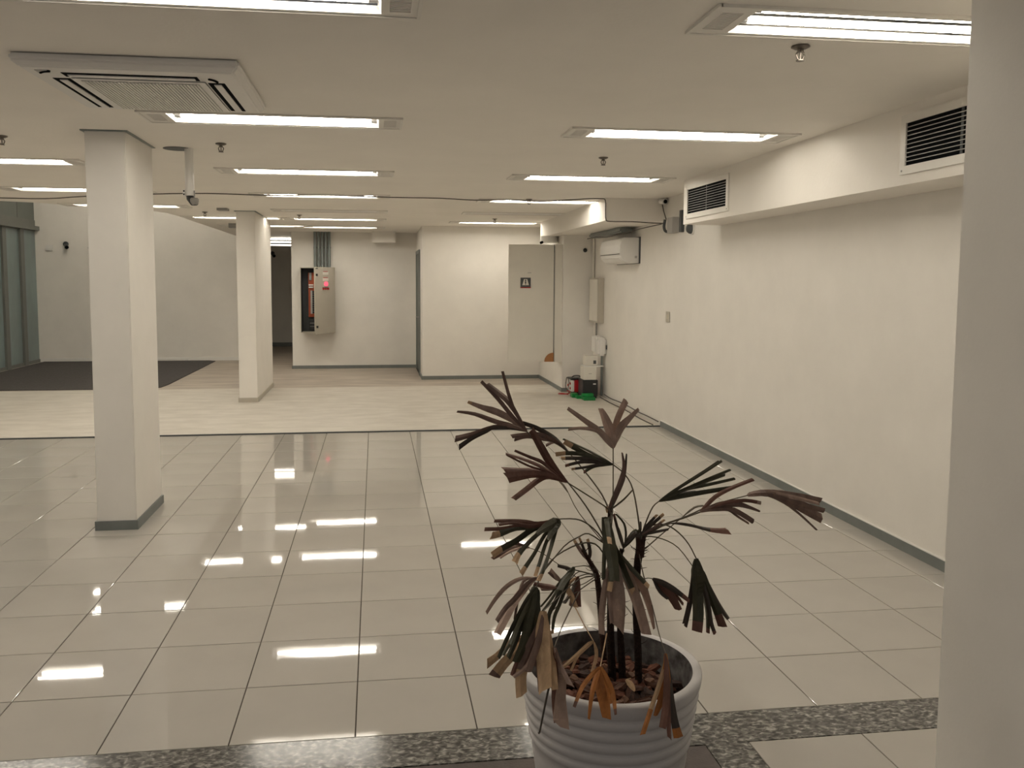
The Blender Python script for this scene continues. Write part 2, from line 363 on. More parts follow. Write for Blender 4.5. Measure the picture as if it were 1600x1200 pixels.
# ------------------------------------------------------------------ recessed lights
def light_fixture(loc, lit, label):
    t = thing('ceiling_light', loc, label, 'ceiling light', 'recessed twin-tube ceiling lights')
    X, Y, Z = loc; x0, x1, y0, y1 = X-OL/2, X+OL/2, Y-OW/2, Y+OW/2
    fx0, fx1, fy0, fy1 = x0-.15, x1+.135, y0-.03, y1+.03
    f = MB(); zt, zb = Z, Z-.008
    vx0, vx1 = fx0+.035, x0-.035                              # vent windows
    wx0, wx1 = x1+.03, fx1-.03
    f.box(fx0, fx1, fy0, y0, zb, zt).box(fx0, fx1, y1, fy1, zb, zt)
    for a, b, c, d in ((fx0, x0, vx0, vx1), (x1, fx1, wx0, wx1)):
        f.box(a, c, y0, y1, zb, zt).box(d, b, y0, y1, zb, zt)
        f.box(c, d, y0, y0+.03, zb, zt).box(c, d, y1-.03, y1, zb, zt)
    # raised outer lip
    f.box(fx0-.008, fx0+.006, fy0-.008, fy1+.008, zb-.004, zt).box(fx1-.006, fx1+.008, fy0-.008, fy1+.008, zb-.004, zt)
    f.box(fx0, fx1, fy0-.008, fy0+.006, zb-.004, zt).box(fx0, fx1, fy1-.006, fy1+.008, zb-.004, zt)
    f.build('frame', WHITEMET, t)
    for c, d in ((vx0, vx1), (wx0, wx1)):
        v = MB().box(c, d, y0+.03, y1-.03, zt-.0015, zt-.0005).build('vent', DARKGREY, t)
        s = MB(); n = 13; w = (y1-y0-.06)/n
        for k in range(n): s.box(c, d, y0+.03+k*w, y0+.03+(k+.55)*w, zb+.001, zt-.0015)
        s.build('vent_slats', WHITEMET, v)['kind'] = 'stuff'
    tr = MB(); h = .05
    def ring(dx, dy, z): return [(x0+dx, y0+dy, Z+z), (x1-dx, y0+dy, Z+z), (x1-dx, y1-dy, Z+z), (x0+dx, y1-dy, Z+z)]
    P = ring(0, 0, -.004)+ring(.012, .02, .015)
    MB().add(P, [(k, (k+1) % 4, 4+(k+1) % 4, 4+k) for k in range(4)]).build('reflector_lip', LIP, t, fix=False)
    P = ring(.012, .02, .015)+ring(.016, .032, h)
    tr.add(P, [(k, (k+1) % 4, 4+(k+1) % 4, 4+k) for k in range(4)]+[(4, 5, 6, 7)])
    tr.build('reflector', REFL, t, fix=False)
    tm = TUBE if lit == 1 else TUBEOFF
    for s_ in (-1, 1):
        yy = Y+s_*.062; zz = Z+.022
        tb = MB().cyl((x0+.045, yy, zz), (x1-.045, yy, zz), .013, n=10, caps=False).build('tube', tm, t, smooth=True)
        MB().cyl((x0+.012, yy, zz), (x0+.045, yy, zz), .014, n=10).build('tube_holder', GREYMET, tb)
        MB().cyl((x1-.045, yy, zz), (x1-.012, yy, zz), .014, n=10).build('tube_holder', GREYMET, tb)
    return t
lit0 = light_fixture((0, 0, H), 1, 'x'); off0 = light_fixture((0, 0, H), 0, 'x')
lit0.rotation_euler.x = off0.rotation_euler.x = math.atan(SL)
u1 = u0 = False
for x, y, lit, lab in LIGHTS:
    if lit == 1:
        if not u1: lit0.location = (x, y, zc(y)); lit0['label'] = lab; u1 = True
        else: dup(lit0, (x, y, zc(y)), lab)
    else:
        if not u0: off0.location = (x, y, zc(y)); off0['label'] = lab; u0 = True
        else: dup(off0, (x, y, zc(y)), lab)
# corridor light: three bare tubes under a batten
ct = thing('corridor_light', (-1.95, 15.05, 2.54), 'triple bare tube light hanging in the back corridor', 'ceiling light')
MB().box(-2.10, -1.55, 15.03, 15.09, 2.46, 2.542).box(-2.30, -2.1, 14.95, 15.15, 2.43, 2.542).build('batten', DARKGREY, ct)
for k in range(3):
    MB().cyl((-2.08, 15.0, 2.515-.062*k), (-1.56, 15.0, 2.515-.062*k),  .013, n=8).build('tube', TUBE_SMALL, ct, smooth=True)
# unseen lights added on the ceiling of the double-height part to brighten it
for k, y in enumerate((9.0, 10.6, 12.0, 13.4)):
    t = thing('added_high_light', (-4.7, y, 4.4), 'added unseen high ceiling light in the double height part, %s in its row' % ('nearest', 'second', 'third', 'farthest')[k], 'ceiling light', 'added double height ceiling lights')
    MB().box(-5.35, -4.05, y-.12, y+.12, 4.34, 4.4).build('housing', WHITEMET, t)
    for q in (-.06, .06): MB().cyl((-5.3, y+q, 4.32), (-4.1, y+q, 4.32), .014, n=10).build('tube', TUBE, t, smooth=True)

# ------------------------------------------------------------------ soffits
s1 = struct(box(2.965, XR, -1.03, 4.33, 2.20, H+.06).build('soffit', CEIL), 'long boxed soffit with grilles along the right wall')
s2 = struct(box(2.655, XR, 5.97, 9.8, 2.345, H+.06).build('soffit', CEIL), 'boxed duct under the ceiling in the far right corner')
s3 = struct(box(.03, .45, 12.45, 12.86, 2.36, H+.06).build('soffit', WALL), 'small box under the ceiling on the back wall')
def grille(y0, y1, z0, z1, label, n):
    x = 2.965; t = thing('vent_grille', (x, (y0+y1)/2, z0), label, 'vent')
    b = .045
    fr = MB().box(x-.012, x, y0, y1, z0, z0+b).box(x-.012, x, y0, y1, z1-b, z1).box(x-.012, x, y0, y0+b, z0+b, z1-b).box(x-.012, x, y1-b, y1, z0+b, z1-b)
    fr.build('frame', WHITEMET, t)
    MB().box(x-.003, x-.001, y0+b, y1-b, z0+b, z1-b).build('backing', DARK, t)
    zz = (z1-z0-2*b)/(n+1)
    sl = None
    for k in range(n):
        z = z0+b+(k+1)*zz
        if sl is None:
            sl = MB().box(x-.010, x-.003, y0+b, y1-b, z-.0018, z+.0018).build('slat', GREYGRILLE, t, origin=(x, (y0+y1)/2, z))
        else:
            c = sl.copy(); COL.objects.link(c); c.location = (0, 0, z-z0)
    MB().box(x-.0035, x-.003, (y0+y1)/2-.01, (y0+y1)/2+.01, z0+b, z1-b).build('mullion', DARKGREY, t)
    for yy in (y0+.02, y1-.02): MB().cyl((x-.0135, yy, z0+.02), (x-.011, yy, z0+.02), .006, n=8).build('screw', GREYMET, t)
    return t
grille(3.28, 4.25, 2.245, 2.555, 'small looking dark slatted grille at the far end of the soffit', 9)
grille(-.03, .95, 2.255, 2.575, 'large dark slatted grille on the soffit beside the pillar', 9)

# ------------------------------------------------------------------ ceiling cassette
ac = thing('cassette_air_conditioner', (-.98, .97, 2.628), 'white square ceiling cassette air conditioner at upper left', 'air conditioner')
x0, x1, y0, y1 = -1.425, -.535, .515, 1.42; zb = 2.575; HC = 2.6275
bb = MB()
q = [(x0-.03, y0-.03, HC), (x1+.03, y0-.03, HC), (x1+.03, y1+.03, HC), (x0-.03, y1+.03, HC), (x0-.03, y0-.03, zb+.025), (x1+.03, y0-.03, zb+.025), (x1+.03, y1+.03, zb+.025), (x0-.03, y1+.03, zb+.025),
     (x0, y0, zb), (x1, y0, zb), (x1, y1, zb), (x0, y1, zb)]
bb.add(q, [(0, 1, 5, 4), (1, 2, 6, 5), (2, 3, 7, 6), (3, 0, 4, 7), (4, 5, 9, 8), (5, 6, 10, 9), (6, 7, 11, 10), (7, 4, 8, 11), (8, 9, 10, 11), (3, 2, 1, 0)])
bb.build('body', WHITE, ac, bevel=.008)
def slot(ax, c, a, b):
    d = MB(); w = .075
    if ax == 0: d.box(a, b, c-w/2, c+w/2, zb-.002, zb+.004)
    else: d.box(c-w/2, c+w/2, a, b, zb-.002, zb+.004)
    s = d.build('air_slot', DARK, ac)
    v = MB()
    if ax == 0: v.box(a+.02, b-.015, c-w/2+.024, c+w/2-.018, zb-.006, zb-.001)
    else: v.box(c-w/2+.024, c+w/2-.018, a+.02, b-.015, zb-.006, zb-.001)
    v.build('louvre', WHITE, s)
slot(0, y0+.125, x0+.14, x1-.17); 
slot(1, x1-.105, y0+.20, y1-.05); slot(1, x0+.105, y0+.20, y1-.05)
for (cx, cy, a0) in ((x1-.17, y0+.17, -.9), (x0+.12, y0+.13, math.pi+.5)):
    cc = MB(); pts = [(cx+.075*math.cos(a0+k*.22), cy+.075*math.sin(a0+k*.22), zb-.002) for k in range(5)]
    cc.tube(pts, .007, 5).build('corner_slot', DARK, ac)
MB().box(x0+.045, x0+.095, y0+.05, y0+.095, zb-.003, zb).build('badge', GREYGRILLE, ac)
MB().cyl((x0+.165, y0+.56, zb-.003), (x0+.165, y0+.56, zb), .017, n=12).build('sensor', GREYMET, ac)
gx0, gx1, gy0, gy1 = x0+.185, x1-.185, y0+.215, y1-.055
gp = MB().box(gx0-.035, gx1+.035, gy0-.035, gy1+.035, zb-.005, zb).build('intake_panel', WHITE, ac, bevel=.003)
MB().box(gx0, gx1, gy0, gy1, zb-.0065, zb-.005).build('intake_backing', GREYGRILLE, gp)
sl = MB(); n = 34
for k in range(n):
    x = gx0+(k+.3)*(gx1-gx0)/n; sl.box(x, x+.008, gy0, gy1, zb-.010, zb-.006)
sl.build('intake_slats', WHITE, gp)['kind'] = 'stuff'

# ------------------------------------------------------------------ hanging camera by the front column
hc = thing('pole_camera', (-1.25, 3.08, zc(3.08)), 'grey dome camera on a white pole hanging beside the front column', 'camera')
MB().cyl((-1.3360, 3.1000, zc(3.1)-.003), (-1.3360, 3.1000, zc(3.1)), .10, n=28).build('ceiling_hole', DARKGREY, hc)
MB().cyl((-1.2520, 3.0800, zc(3.08)), (-1.2520, 3.0800, 2.275), .031, n=18).build('pole', WHITE, hc, smooth=False)
MB().box(-1.298, -1.282, 3.06, 3.09, 2.27, 2.32).build('side_box', WHITE, hc)
MB().cyl((-1.2900, 3.0580, 2.307), (-1.2900, 3.0630, 2.307), .006, n=8).cyl((-1.2900, 3.0580, 2.284), (-1.2900, 3.0630, 2.284), .006, n=8).build('screw', DARK, hc)
MB().tube([(-1.2520, 3.0800, 2.285), (-1.2480, 3.0750, 2.255), (-1.2260, 3.0600, 2.225), (-1.2010, 3.0400, 2.222)], [.028, .028, .026, .02], 10).build('elbow', BLACK, hc, smooth=True)
MB().box(-1.218, -1.210, 3.04, 3.05, 2.25, 2.31).build('antenna', GREYMET, hc)
MB().lathe([(0.001, -.03), (.018, -.026), (.03, -.008), (.032, .012), (.024, .022), (.001, .024)], (-1.2140, 3.0450, 2.235), 14).build('dome', GREYMET, hc, smooth=True)

# ------------------------------------------------------------------ sprinklers
def sprinkler(loc, label):
    x, y, z = loc; t = thing('sprinkler', loc, label, 'sprinkler', 'ceiling sprinklers')
    MB().lathe([(.001, 0), (.036, -.001), (.038, -.006), (.022, -.014), (.001, -.015)], loc, 18).build('escutcheon', SPRK, t, smooth=True)
    a = MB().cyl((x, y, z-.01), (x, y, z-.026), .012, n=10)
    for s_ in (-1, 1): a.tube([(x+s_*.011, y, z-.024), (x+s_*.018, y, z-.036), (x+s_*.012, y, z-.052), (x+s_*.003, y, z-.058)], .0035, 6)
    a.cyl((x, y, z-.024), (x, y, z-.056), .0035, n=6).build('arms', SPRK, t)
    MB().cyl((x, y, z-.058), (x, y, z-.0615), .017, n=12).build('deflector', SPRK, t)
    return t
sp = sprinkler((1.825, -.08, zc(-.08)), 'large looking bronze sprinkler under the nearest right ceiling light')
for (x, y), l in (((1.83, 3.02), 'bronze sprinkler on the ceiling left of the long soffit, above its far grille'), ((1.83, 6.24), 'small sprinkler beside the thin light near the boxed duct'),
             ((1.84, 9.15), 'tiny sprinkler near the recess wall'), ((-.98, 2.81), 'bronze sprinkler right of the camera pole'),
             ((-.97, 8.95), 'tiny sprinkler before the grey conduits'), ((-2.38, 2.72), 'sprinkler at the left picture edge'), ((-2.2, 8.66), 'tiny sprinkler left of the smaller column')):
    dup(sp, (x, y, zc(y)), l)
MB().box(-1.93, -1.80, 8.0, 8.17, 2.555, zc(8.17)).build('junction_box', GREYMET, origin=(-1.87, 8.08, 2.555))
tag(bpy.data.objects['junction_box'], 'small flat grey junction box on the ceiling by the smaller column', 'box')
MB().box(-2.25, -2.13, 10.85, 11.0, 2.50, zc(11)).build('emergency_lamp', GREYMET, origin=(-2.19, 10.9, 2.50))
tag(bpy.data.objects['emergency_lamp'], 'small grey lamp body on the ceiling left of the smaller column', 'lamp')

# ------------------------------------------------------------------ cable along the ceiling
pts = [(-5.4, 6.9, zc(6.9)-.01)]
for k, (x, y) in enumerate(((-4.2, 7.0), (-3.6, 6.9), (-3.1, 6.66), (-2.3, 6.2), (-1.7, 6.12), (-1.06, 6.10), (-.4, 6.08), (.26, 6.10), (.8, 6.2), (1.21, 6.25), (1.6, 6.24), (1.96, 6.26), (2.3, 6.1))):
    pts.append((x, y, zc(y)-(.012, .022)[k % 2]))
pts += [(2.58, 5.955, 2.587), (2.645, 5.95, 2.57), (2.648, 5.945, 2.45), (2.655, 5.945, 2.36), (2.70, 5.95, 2.335), (2.95, 5.9, 2.332), (3.15, 5.75, 2.31), (3.24, 5.66, 2.30)]
def smooth_path(p, k=3):
    p = [Vector(a) for a in p]; out = []
    for i in range(len(p)-1):
        a, b, c, d = p[max(i-1, 0)], p[i], p[i+1], p[min(i+2, len(p)-1)]
        for j in range(k):
            t = j/k
            out.append(.5*((2*b)+(c-a)*t+(2*a-5*b+4*c-d)*t*t+(3*b-a-3*c+d)*t**3))
    return out+[p[-1]]
tag(MB().tube(smooth_path(pts), .006, 5).build('ceiling_cable', CABLE, origin=(0, 6.2, 2.58)), 'thin dark cable strung across the whole ceiling', 'cable')
pts = [(3.25, 8.95, 2.30), (3.11, 8.6, 2.27), (3.08, 8.0, 2.265), (3.07, 7.4, 2.235), (3.10, 6.85, 2.25), (3.17, 6.3, 2.28), (3.235, 5.75, 2.30)]
tag(MB().tube(smooth_path(pts), .006, 5).build('duct_cable', CABLE, origin=(3.2, 7.4, 2.27)), 'dark cable running over the wall mounted air conditioner', 'cable')

# ------------------------------------------------------------------ right wall fittings
sa = thing('split_air_conditioner', (XR, 7.3, 1.89), 'white wall mounted air conditioner under the boxed duct', 'air conditioner')
prof = [(XR-.012, 1.89), (XR-.012, 2.205), (3.13, 2.205), (3.105, 2.19), (3.085, 2.12), (3.082, 2.02), (3.10, 1.955), (3.15, 1.905), (3.2, 1.89)]
MB().prism(prof, 1, 6.83, 7.78).build('body', WHITE, sa, bevel=.004)
MB().box(XR-.012, XR, 6.80, 7.80, 1.885, 2.215).build('back_plate', DARKGREY, sa)
MB().prism([(3.094, 1.955), (3.14, 1.908), (3.146, 1.914), (3.10, 1.961)], 1, 6.90, 7.72).build('air_flap', WHITE, sa)
MB().box(3.079, 3.084, 6.86, 7.76, 2.0, 2.006).build('panel_gap', DARK, sa)
MB().box(3.27, 3.30, 6.826, 6.83, 1.95, 1.98).build('label_plate', GREYGRILLE, sa)
tr = MB().box(3.13, 3.30, 7.0, 8.6, 2.275, 2.344).build('duct_insulation', GREYPIPE, origin=(3.2, 7.8, 2.27), bevel=.02)
tag(tr, 'grey insulated pipe run between boxed duct and air conditioner', 'pipe')
gc = thing('wall_cabinet', (3.29, 8.7, 1.06), 'tall narrow grey metal box mounted on the right wall', 'cabinet')
MB().box(3.245, XR, 8.47, 8.98, 1.063, 1.71).build('body', BEIGE, gc, bevel=.004)
MB().box(3.238, 3.246, 8.50, 8.95, 1.09, 1.69).build('door', OFFWHITE, gc, bevel=.002)
wb = thing('alarm_box', (3.27, 8.4, .6), 'pair of white rounded plastic boxes on the wall below the cabinet', 'box')
MB().box(3.205, XR, 8.27, 8.45, .605, .865).build('front_box', WHITE, wb, bevel=.03)
MB().box(3.215, XR, 8.47, 8.70, .64, .87).build('rear_box', WHITE, wb, bevel=.012)
MB().box(3.315, 3.33, 8.255, 8.272, .70, .76).build('latch', DARKGREY, wb)
for nm, p0, p1, r, lb, mm in (('wall_conduit', (3.31, 9.0, 1.71), (3.31, 9.0, 2.345), .018, 'pale conduit rising from the grey wall cabinet to the duct', OFFWHITE),
                          ('wall_conduit', (3.30, 8.75, .87), (3.30, 8.75, 1.063), .014, 'short dark conduit between wall cabinet and white boxes', GREYMET),
                          ('wall_conduit', (3.30, 8.42, .02), (3.30, 8.42, .61), .016, 'dark grey conduit dropping from the white boxes to the floor', GREYPIPE)):
    tag(MB().cyl(p0, p1, r, n=10).build(nm, mm, origin=p0, smooth=False), lb, 'conduit')
# heap in the corner
bk = thing('battery_case', (3.1, 8.35, 0), 'black case standing on the floor in the far right corner', 'case')
MB().box(2.99, 3.21, 8.28, 8.56, .03, .265).build('body', BLACK, bk, bevel=.006)
MB().box(3.0, 3.2, 8.30, 8.54, .002, .03).build('foot', BLACK, bk)
MB().box(3.14, 3.18, 8.276, 8.281, .20, .215).build('label_plate', WHITE, bk)
MB().tube([(3.205, 8.40, .20), (3.228, 8.40, .22), (3.228, 8.48, .22), (3.205, 8.48, .20)], .008, 6).build('handle', BLACK, bk)
w1 = thing('electronics_box', (3.1, 8.4, .265), 'cream square box on top of the black case', 'box')
MB().box(3.005, 3.19, 8.29, 8.5, .266, .45).build('body', OFFWHITE, w1, bevel=.006)
MB().box(3.075, 3.12, 8.287, 8.291, .352, .358).build('printed_mark', GREYMET, w1)
tag(MB().box(3.02, 3.30, 8.30, 8.55, .451, .463).build('shelf_board', WHITE, origin=(3.15, 8.42, .451)), 'thin white board lying on the cream box', 'board')
w2 = thing('meter_box', (3.13, 8.45, .463), 'pale box with a dark window on the thin white board', 'box')
MB().box(3.05, 3.23, 8.38, 8.54, .464, .60).build('body', OFFWHITE, w2, bevel=.004)
MB().box(3.165, 3.205, 8.376, 8.381, .485, .535).build('window', DARKGREY, w2)
rd = thing('red_power_unit', (3.0, 8.75, 0), 'red power unit with black top handle left of the black case', 'machine')
MB().box(2.95, 3.10, 8.62, 8.90, .05, .225).build('body', RED, rd, bevel=.01)
MB().box(2.905, 2.95, 8.63, 8.89, .055, .22).build('front_panel', WHITE, rd, bevel=.006)
MB().box(2.90, 3.1, 8.64, 8.88, .225, .25).build('top_cover', BLACK, rd, bevel=.006)
MB().tube(smooth_path([(2.93, 8.75, .24), (2.97, 8.75, .275), (3.05, 8.75, .275), (3.09, 8.75, .24)]), .008, 6).build('handle', BLACK, rd)
for k, (yy, zz) in enumerate(((8.68, .17), (8.68, .10), (8.82, .13))): MB().cyl((2.905, yy, zz), (2.893, yy, zz), .018, n=10).build('knob', RED, rd)
for yy in (8.65, 8.87): MB().box(2.92, 3.09, yy-.012, yy+.012, .002, .05).build('foot', BLACK, rd)
for pp, r, mm, lb in ((2.94, .085, CABLE, 'black loop of cable hanging on the red unit'),):
    pts = [(2.872+.004*math.sin(3*a), 8.75+.10*math.cos(a), .155+.10*math.sin(a)) for a in [k*.4 for k in range(17)]]
    tag(MB().tube(pts, .006, 6).build('cable_coil', CABLE, origin=(2.895, 8.75, .05)), lb, 'cable')
pts = [(2.80+.085*math.cos(a), 8.62+.12*math.sin(a), .010+.004*k) for k, a in enumerate([.6+.5*j for j in range(14)])]
tag(MB().tube(smooth_path(pts, 2), .007, 6).build('cable_coil', RED, origin=(2.80, 8.62, 0)), 'dark red cable loop lying on the floor before the red unit', 'cable')
g1 = thing('green_bracket', (3.03, 8.15, 0), 'bright green plastic block on the floor in front of the black case', 'block')
MB().box(2.955, 3.12, 8.06, 8.24, .002, .045).box(2.955, 3.12, 8.16, 8.24, .045, .085).build('body', GREEN, g1, bevel=.004)
MB().box(2.96, 3.115, 8.056, 8.062, .032, .038).build('ridge', GREEN, g1)
g2 = MB().box(2.90, 2.985, 8.26, 8.38, .002, .04).box(2.86, 2.95, 8.38, 8.5, .002, .06).build('green_bracket', GREEN, origin=(2.94, 8.4, 0), bevel=.004)
tag(g2, 'darker green plastic piece on the floor left of the black case', 'block')
for k, (dx, lb) in enumerate(((.012, 'upper dark wire running along the foot of the right wall'), (.075, 'lower dark wire on the floor along the right wall'))):
    pts = [(XR-dx-.01*math.sin(j*1.7), YS+.05+j*.4, .009 if k else .045+.006*math.sin(j*2.1)) for j in range(7)]
    tag(MB().tube(smooth_path(pts), .007, 5).build('floor_wire', CABLE, origin=(XR-dx, 7, 0)), lb, 'wire')
# switch plate
sw = thing('switch_plate', (XR, 5.745, 1.27), 'beige blank switch plate in the middle of the right wall', 'switch')
MB().box(XR-.009, XR, 5.685, 5.805, 1.21, 1.33).build('plate', BEIGE, sw, bevel=.003)
MB().box(XR-.013, XR-.008, 5.725, 5.765, 1.245, 1.295).build('rocker', BLUEPIP, sw, bevel=.001)
# cameras near the duct
c1 = thing('bullet_camera', (3.30, 5.86, 2.55), 'white bullet camera in the gap between the two soffits', 'camera')
MB().cyl((3.30, 5.96, 2.57), (3.30, 5.82, 2.555), .034, n=14).build('body', WHITE, c1, smooth=False)
MB().cyl((3.30, 5.8195, 2.555), (3.30, 5.812, 2.554), .022, n=14).build('lens', DARK, c1)
MB().box(3.275, 3.325, 5.90, 5.965, 2.575, 2.6).build('bracket', WHITE, c1)
MB().tube([(3.30, 5.93, 2.55), (3.31, 5.9, 2.46), (3.325, 5.85, 2.36)], .006, 5).build('lead', CABLE, c1)
jb = thing('wall_bracket', (XR, 5.55, 2.2), 'grey junction bracket on the wall behind the soffit end', 'bracket')
MB().box(3.255, XR, 5.45, 5.62, 2.19, 2.36).build('box', GREYGRILLE, jb, bevel=.006)
MB().tube(smooth_path([(3.24, 5.64, 2.34), (3.235, 5.66, 2.27), (3.25, 5.66, 2.22), (3.29, 5.66, 2.21)]), .016, 8).build('hook', DARKGREY, jb)
MB().box(3.30, XR, 5.30, 5.36, 2.19, 2.42).build('post', DARKGREY, jb)
dm = thing('dome_camera', (XR, 5.05, 2.2), 'dark dome camera on the right wall under the soffit end', 'camera')
MB().cyl((XR, 5.05, 2.21), (XR-.02, 5.05, 2.21), .062, n=20).build('base', WHITE, dm)
MB().lathe([(.055, 0), (.052, .02), (.035, .042), (.001, .05)], (0, 0, 0), 18).build('dome', DARKGREY, dm, origin=(0, 0, 0), smooth=True)
d_ = [c for c in dm.children if c.name.startswith('dome')][0]; d_.location = (-.02, 0, .01); d_.rotation_euler = (0, -math.pi/2, 0)
dc = thing('wall_sensor', (3.187, 9.05, 2.12), 'small black round sensor on the corner wall below the boxed duct', 'camera')
MB().cyl((3.187, 9.05, 2.124), (3.187, 9.035, 2.124), .04, n=18).build('base', WHITE, dc)
MB().lathe([(.032, 0), (.028, .014), (.001, .03)], (0, 0, 0), 16).build('lens', BLACK, dc, origin=(0, 0, 0), smooth=True)
d_ = [c for c in dc.children if c.name.startswith('lens')][0]; d_.location = (0, -.015, .004); d_.rotation_euler = (math.pi/2, 0, 0)
# pipe stub under the duct
ps = thing('pipe_stub', (2.72, 9.45, 2.345), 'short white round pipe stub under the boxed duct', 'pipe')
MB().cyl((2.72, 9.45, 2.345), (2.72, 9.45, 2.245), .135, n=28).build('collar', WHITE, ps)
MB().cyl((2.60, 9.36, 2.25), (2.57, 9.33, 2.24), .02, n=10).build('opening', DARK, ps)

# ------------------------------------------------------------------ hanging shaft door in the corner
hd = thing('shaft_door', (2.8, 9.15, .44), 'tall white hinged door panel hung above the floor at the corner wall', 'door panel')
MB().box(2.05, 2.735, 9.13, 9.17, .45, 2.205).build('panel', OFFWHITE, hd, bevel=.003)
MB().box(2.748, 2.86, 9.10, 9.30, .445, 2.21).build('side_strip', OFFWHITE, hd, bevel=.003)
MB().box(2.735, 2.748, 9.145, 9.17, .45, 2.205).build('gap', DARKGREY, hd)
MB().cyl((2.742, 9.125, .62), (2.742, 9.125, 2.08), .006, n=8).build('hinge_rod', GREYMET, hd)
wq = [(2.735, .452)]+[(2.735-.135*math.sin(a), .452+.135*math.cos(a)) for a in [k*math.pi/16 for k in range(9)]]
MB().prism([(x, z) for x, z in wq], 1, 9.105, 9.13).build('corner_piece', WOODB, hd)
sg = thing('safety_sign', (2.304, 9.128, 1.56), 'small square dark sign with pale triangle and red bar on the white door', 'sign')
MB().box(2.228, 2.382, 9.124, 9.1295, 1.572, 1.712).build('plate', DARKGREY, sg)
MB().prism([(2.255, 1.60), (2.355, 1.60), (2.330, 1.69), (2.28, 1.69)], 1, 9.121, 9.124).build('pale_shape', OFFWHITE, sg)
MB().cyl((2.303, 9.1205, 1.672), (2.303, 9.1195, 1.672), .012, n=10).box(2.293, 2.313, 9.1195, 9.1205, 1.628, 1.658).box(2.298, 2.308, 9.1195, 9.1205, 1.606, 1.628).build('figure', DARKGREY, sg)
MB().box(2.226, 2.384, 9.123, 9.1295, 1.557, 1.571).build('red_bar', RED, sg)
tag(MB().box(2.335, 2.39, 9.127, 9.1295, 1.782, 1.789).build('door_mark', GREYMET, origin=(2.36, 9.128, 1.78)), 'tiny dark mark on the white door above the sign', 'mark')

# ------------------------------------------------------------------ electrical panel
ep = thing('electrical_panel', (-.97, 12.86, .69), 'beige electrical panel with half open door on the back wall', 'electrical panel')
bx0, bx1, by0, by1, bz0, bz1 = -1.275, -.665, 12.50, 12.858, .70, 1.895
w = .012
MB().box(bx0, bx0+w, by0, by1, bz0, bz1).box(bx1-w, bx1, by0, by1, bz0, bz1).box(bx0+w, bx1-w, by0, by1, bz0, bz0+w).box(bx0+w, bx1-w, by0, by1, bz1-w, bz1).build('housing', BEIGE, ep)
MB().box(bx0+w, bx1-w, by1-.02, by1, bz0+w, bz1-w).build('back_plate', DARKGREY, ep)
MB().box(bx0+w, bx0+w+.004, by0+.01, by1-.02, bz0+w, bz1-w).build('inner_side', DARKGREY, ep)
MB().box(bx0+.13, bx1-.06, by1-.14, by1-.02, .98, 1.80).build('insulating_board', ORANGEP, ep)
for k in range(10):
    MB().box(bx0+.205, bx0+.27, by1-.19, by1-.14, 1.05+k*.042, 1.085+k*.042).build('breaker', BLACK, ep)
MB().box(bx0+.17, bx0+.205, by1-.18, by1-.14, 1.04, 1.47).build('breaker_rail', GREYGRILLE, ep)
for z in (1.52, 1.56): MB().box(bx0+.14, bx0+.22, by1-.17, by1-.14, z, z+.022).build('bus_bar', WHITE, ep)
MB().box(bx0+.15, bx0+.19, by1-.17, by1-.14, 1.66, 1.80).build('terminal_block', GREYPIPE, ep)
MB().box(bx0+.13, bx0+.5, by1-.12, by1-.02, .74, .95).build('lower_module', BLACK, ep)
MB().box(bx0+.15, bx0+.24, by1-.125, by1-.119, .80, .805).box(bx0+.15, bx0+.24, by1-.125, by1-.119, .86, .868).build('lower_plate', GREYGRILLE, ep)
ang = math.radians(57); dw = .60
Md = Matrix.Translation((bx1, by0-.006, 0)) @ Matrix.Rotation(ang, 4, 'Z')
def onDoor(xa, xb, za, zb_, ya=-.022, yb=-.018): return MB().box(xa, xb, ya, yb, za, zb_, M=Md)
dr = MB().box(-dw, 0, -.018, 0, bz0, bz1, M=Md).build('door', BEIGE, ep, bevel=.002)
onDoor(-dw+.03, -dw+.09, bz1-.035, bz1-.02).build('hinge_plate', BLACK, dr)
for z in (bz1-.14, bz0+.13): onDoor(-dw+.035, -dw+.075, z-.02, z+.02, -.03).build('lock', BLACK, dr)
for z in (1.68, 1.79): onDoor(-.37, -.20, z-.03, z+.02).build('meter', OFFWHITE, dr); onDoor(-.35, -.22, z+.022, z+.034).build('meter_label', RED, dr)
MB().cyl(Md @ Vector((-.285, -.018, 1.595)), Md @ Vector((-.285, -.045, 1.595)), .042, n=16).build('red_lamp', PINKLAMP, dr)
for k in range(3): onDoor(-.375+k*.07, -.335+k*.07, 1.49, 1.525, -.035).build('switch_knob', RED, dr)
onDoor(-.38, -.19, 1.53, 1.538).build('switch_label', DARKGREY, dr)
for k in range(5):
    x = -1.02+k*.065; MB().cyl((x, 12.80, bz1), (x, 12.80, zc(12.8)), .026, n=12).build('conduit', GREYPIPE, ep, smooth=False)
MB().box(-1.05, -.73, 12.825, 12.858, 2.25, 2.28).build('clamp', GREYMET, ep)

